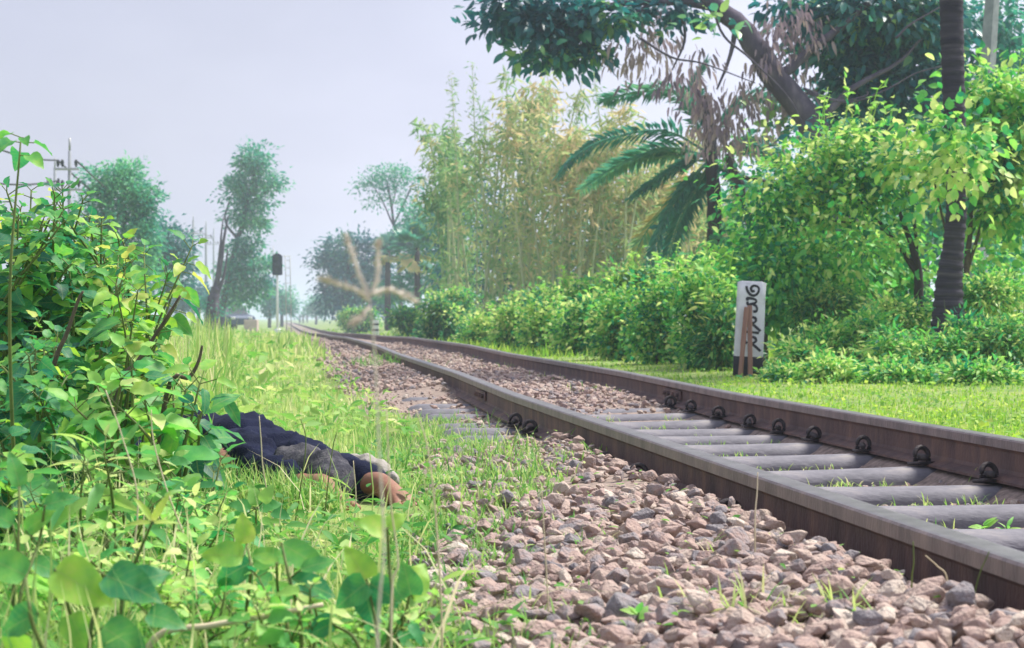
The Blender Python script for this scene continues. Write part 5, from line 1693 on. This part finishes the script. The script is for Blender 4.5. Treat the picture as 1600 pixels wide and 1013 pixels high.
# far arm stretched out ahead
hf = limb('fa', 'shoulders', [B(1.38, -.17, .10, .052), B(1.46, -.27, .07, .042), B(1.56, -.31, .05, .038), B(1.68, -.28, .04, .027), B(1.73, -.27, .032, .028)])
for k, (dv, L, r) in enumerate(((-.028, .070, .0085), (-.010, .088, .009), (.010, .084, .0088), (.028, .070, .0078))):
    limb('ff%d' % k, hf, [B(1.765, -.27 + dv, .032, .0095), B(1.765 + L * .55, -.27 + dv * 1.15, .032, r), B(1.765 + L, -.27 + dv * 1.1, .022, r * .85)])
limb('ft', hf, [B(1.745, -.225, .03, .0105), B(1.775, -.21, .026, .009)])
# legs, feet stretched with the soles turned up
for pref, v, du in (('nl', .085, .03), ('fl', -.085, 0)):
    an = limb(pref, 'pelvis', [B(.80, v, .10, .090), B(.64, v * (1.05 if v < 0 else 1.5), .092 if v < 0 else .070, .074 if v < 0 else .090), B(.49, v * 1.05, .080, .055), B(.34, v, .080, .056), B(.16 + du, v * .9, .075, .036), B(.09 + du, v * .9, .082, .037)])
    he = limb(pref + 'h', an, [B(.055 + du, v * .9, .088, .036)])
    bl = limb(pref + 'b', he, [B(-.01 + du, v * .95, .064, .034), B(-.075 + du, v, .040, .036)])
    for k, (dv, L, r) in enumerate(((-.030, .058, .013), (-.013, .062, .0095), (.003, .058, .009), (.017, .052, .0085), (.030, .044, .008))):
        limb(pref + 't%d' % k, bl, [B(-.105 + du, v + dv * (1 if v > 0 else -1), .034, r * 1.1), B(-.075 - L + du, v + dv * 1.1 * (1 if v > 0 else -1), .024, r)])
me = skinned(nd, ed, 2)
me.materials.append(M['skin'])
per = bpy.data.objects.new('person', me)
C.objects.link(per)
tag(per, 'person lying face down in the grass in navy clothes, bare feet towards the stones', 'person')

def cloth(name, nodes, edges, mt, amp, seed, cut=None, sub=3, floor=True):
    m_ = skinned(nodes, edges, sub)
    n = len(m_.vertices)
    co = np.empty(n * 3)
    no = np.empty(n * 3)
    m_.vertices.foreach_get('co', co)
    m_.vertex_normals.foreach_get('vector', no)
    co, no = co.reshape(-1, 3), no.reshape(-1, 3)
    r = np.random.default_rng(seed)
    dsp = np.zeros(n)
    for k in range(9):
        d = nrm(r.normal(size=3) * np.array([1, 1, .7]))
        fr = r.uniform(14, 60)
        ph = co @ d * fr + 1.4 * np.sin(co @ nrm(r.normal(size=3)) * fr * .45 + r.uniform(0, 6)) + r.uniform(0, 6)
        dsp += (1 - np.abs(np.sin(ph))) ** 2.2 * (18 / fr) ** .5
    dsp = dsp / dsp.max()
    co = co + no * (amp * (dsp - .25))[:, None]
    if floor:
        co[:, 2] = np.maximum(co[:, 2], ground_z(co[:, 0], co[:, 1]) + .002)
    m_.vertices.foreach_set('co', co.ravel())
    m_.materials.append(mt)
    m_.update()
    o = bpy.data.objects.new(name, m_)
    C.objects.link(o)
    o.parent = per
    return o
tn = {'pelvis': B(.85, 0, .125, .130), 'up': B(.93, 0, .120, .118), 'waist': B(1.0, 0, .115, .112)}
te = [('pelvis', 'up'), ('up', 'waist')]
for pref, v in (('n', .088), ('f', -.088)):
    pts = [B(.76, v, .115, .110), B(.64, v * (1.08 if v < 0 else .8), .105 if v < 0 else .130, .094 if v < 0 else .088), B(.49, v * 1.06, .092, .078), B(.36, v, .085, .072), B(.20 if v > 0 else .08, v * .95, .078, .066)]
    prev = 'pelvis'
    for k, q in enumerate(pts):
        tn[pref + str(k)] = q
        te.append((prev, pref + str(k)))
        prev = pref + str(k)
cloth('trousers', tn, te, M['denim'], .040, 5)
sn = {'chest': B(1.20, 0, .125, .142), 'belly': B(1.04, 0, .120, .132), 'hem': B(.90, .01, .130, .140), 'hip': B(.79, -.01, .145, .128), 'shoulders': B(1.36, 0, .125, .118), 'collar': B(1.43, 0, .125, .072)}
se = [('chest', 'belly'), ('belly', 'hem'), ('hem', 'hip'), ('chest', 'shoulders'), ('shoulders', 'collar')]
for pref, pts in (('n', [B(1.36, .16, .11, .070), B(1.24, .225, .085, .064), B(1.13, .265, .07, .058)]), ('f', [B(1.38, -.16, .11, .070), B(1.45, -.25, .085, .058)])):
    prev = 'shoulders'
    for k, q in enumerate(pts):
        sn[pref + str(k)] = q
        se.append((prev, pref + str(k)))
        prev = pref + str(k)
cloth('shirt', sn, se, M['denim'], .044, 11)
ln = {'a': B(.46, .02, .10, .098), 'b': B(.34, .02, .09, .100), 'c': B(.20, .01, .078, .086), 'd': B(.10, .01, .07, .078)}
cloth('wrapped_cloth', ln, [('a', 'b'), ('b', 'c'), ('c', 'd')], M['plaid'], .036, 23)
hn_ = {'a': B(1.60, .008, .138, .093), 'b': B(1.655, 0, .138, .074), 'c': B(1.54, .0, .155, .070)}
cloth('hair', hn_, [('a', 'b'), ('a', 'c')], M['hair'], .012, 31, sub=2)

g = MB()
n = 2000
u, v = rng.uniform(-.22, 1.25, n), rng.uniform(.16, .34, n)
pp = FEET + AX * u[:, None] + SD * (v * np.interp(u, [-.1, .3, .8], [.75, .8, 1]))[:, None]
az = rng.uniform(0, 6.28, n)
Yv = np.stack([np.cos(az), np.sin(az), 0 * az], -1)
Zv = nrm(np.array([0, 0, 1.0]) + Yv * rng.normal(0, .5, n)[:, None])
for a in range(4):
    m = np.arange(n) % 4 == a
    V, Fs = BL[a]
    X = nrm(np.cross(Yv[m], Zv[m]))
    Y2 = np.cross(Zv[m], X)
    W = np.stack([pp[m, 0], pp[m, 1], ground_z(pp[m, 0], pp[m, 1])], -1)[:, None] + V[None, :, 0, None] * .05 * X[:, None] + rng.uniform(.06, .14, m.sum())[:, None, None] * (V[None, :, 1, None] * Y2[:, None] + V[None, :, 2, None] * Zv[m][:, None])
    g.add(W.reshape(-1, 3), (Fs[None] + (np.arange(m.sum()) * 7)[:, None, None]).reshape(-1, 3), np.repeat(np.clip(rng.normal(.45, .18, m.sum()), 0, 1), 7))
tag(g.build('verge_grass', M['grass'], None), 'grass standing against the near side of the lying figure', 'grass', kind='stuff')

# pale cloth bundle behind the legs
p = B(.36, -.18, .075, 0)
bm = bmesh.new()
bmesh.ops.create_icosphere(bm, subdivisions=4, radius=1)
for v in bm.verts:
    q = v.co.copy()
    k = 1 + .10 * math.sin(5 * q.x + 3 * q.z) + .07 * math.sin(9 * q.y - 6 * q.x + 2 * q.z) + .05 * math.sin(14 * q.x + 9 * q.y)
    v.co = Vector((q.x * .07 * k, q.y * .13 * k, max(q.z * .05 * k, -.05)))
mb = MB()
add_bm(mb, bm, .5)
o = mb.build('cloth_bundle', M['cloth'], None)
o.location = (p[0], p[1], p[2] + .012)
o.rotation_euler = (0, rad(8), .5)
tag(o, 'crumpled off white cloth bundle in the grass behind the legs of the figure', 'cloth')

# walkers far down the track
for px_, Y, mt, lab, hgt in ((468.5, 300, 'denim', 'tiny far walker on the track, leftmost of three dark figures', 1.62), (473.5, 285, 'black', 'tiny far walker on the track, middle of three dark figures', 1.7), (480, 310, 'plaid', 'tiny far walker on the track, rightmost of three dark figures', 1.55)):
    b = gpt(px_, Y)
    s = hgt / 1.7
    P = {'pelvis': (0, 0, .92, .14), 'chest': (0, 0, 1.30, .17), 'neck': (0, 0, 1.47, .06), 'head': (0, 0, 1.60, .105), 'k1': (.10, -.08, .48, .075), 'f1': (.10, .02, .06, .05), 't1': (.11, -.13, .03, .04),
         'k2': (-.10, .05, .48, .075), 'f2': (-.10, .16, .06, .05), 't2': (-.11, .04, .03, .04), 'e1': (.25, .02, 1.12, .05), 'h1': (.27, -.08, .86, .04), 'e2': (-.25, .0, 1.12, .05), 'h2': (-.27, -.10, .88, .04)}
    E = [('pelvis', 'chest'), ('chest', 'neck'), ('neck', 'head'), ('pelvis', 'k1'), ('k1', 'f1'), ('f1', 't1'), ('pelvis', 'k2'), ('k2', 'f2'), ('f2', 't2'), ('chest', 'e1'), ('e1', 'h1'), ('chest', 'e2'), ('e2', 'h2')]
    m_ = skinned({k: (q[0] * s, q[1] * s, q[2] * s, q[3]) for k, q in P.items()}, E, 1)
    m_.materials.append(M[mt])
    o = bpy.data.objects.new('person', m_)
    C.objects.link(o)
    o.location = b
    tag(o, lab, 'person', 'walkers far down the track')

# ------------------------------------------------------------------ haze
mb = MB()
bpy.context.view_layer.update()
zs = [(o.matrix_world @ Vector(q)).z for o in C.objects if o.type == 'MESH' for q in o.bound_box]
V = [(x, y, z) for z in (min(zs) - 1, max(zs) + .5) for x, y in ((-620, -75), (620, -75), (620, 1180), (-620, 1180))]
print('haze', min(zs), max(zs))
mb.add(V, np.array([[3, 2, 1, 0], [4, 5, 6, 7], [0, 1, 5, 4], [1, 2, 6, 5], [2, 3, 7, 6], [3, 0, 4, 7]]))
hz = mb.build('haze', None, None, smooth=False)
hm = bpy.data.materials.new('haze')
hm.use_nodes = True
nt = hm.node_tree
nt.nodes.remove(nt.nodes['Principled BSDF'])
pv = nt.nodes.new('ShaderNodeVolumePrincipled')
pv.inputs['Color'].default_value = (.72, .83, 1, 1)
pv.inputs['Density'].default_value = .0016
pv.inputs['Anisotropy'].default_value = .2
nt.links.new(pv.outputs[0], nt.nodes['Material Output'].inputs['Volume'])
hz.data.materials.append(hm)
tag(hz, 'pale blue haze over the far trees', 'haze', kind='stuff')
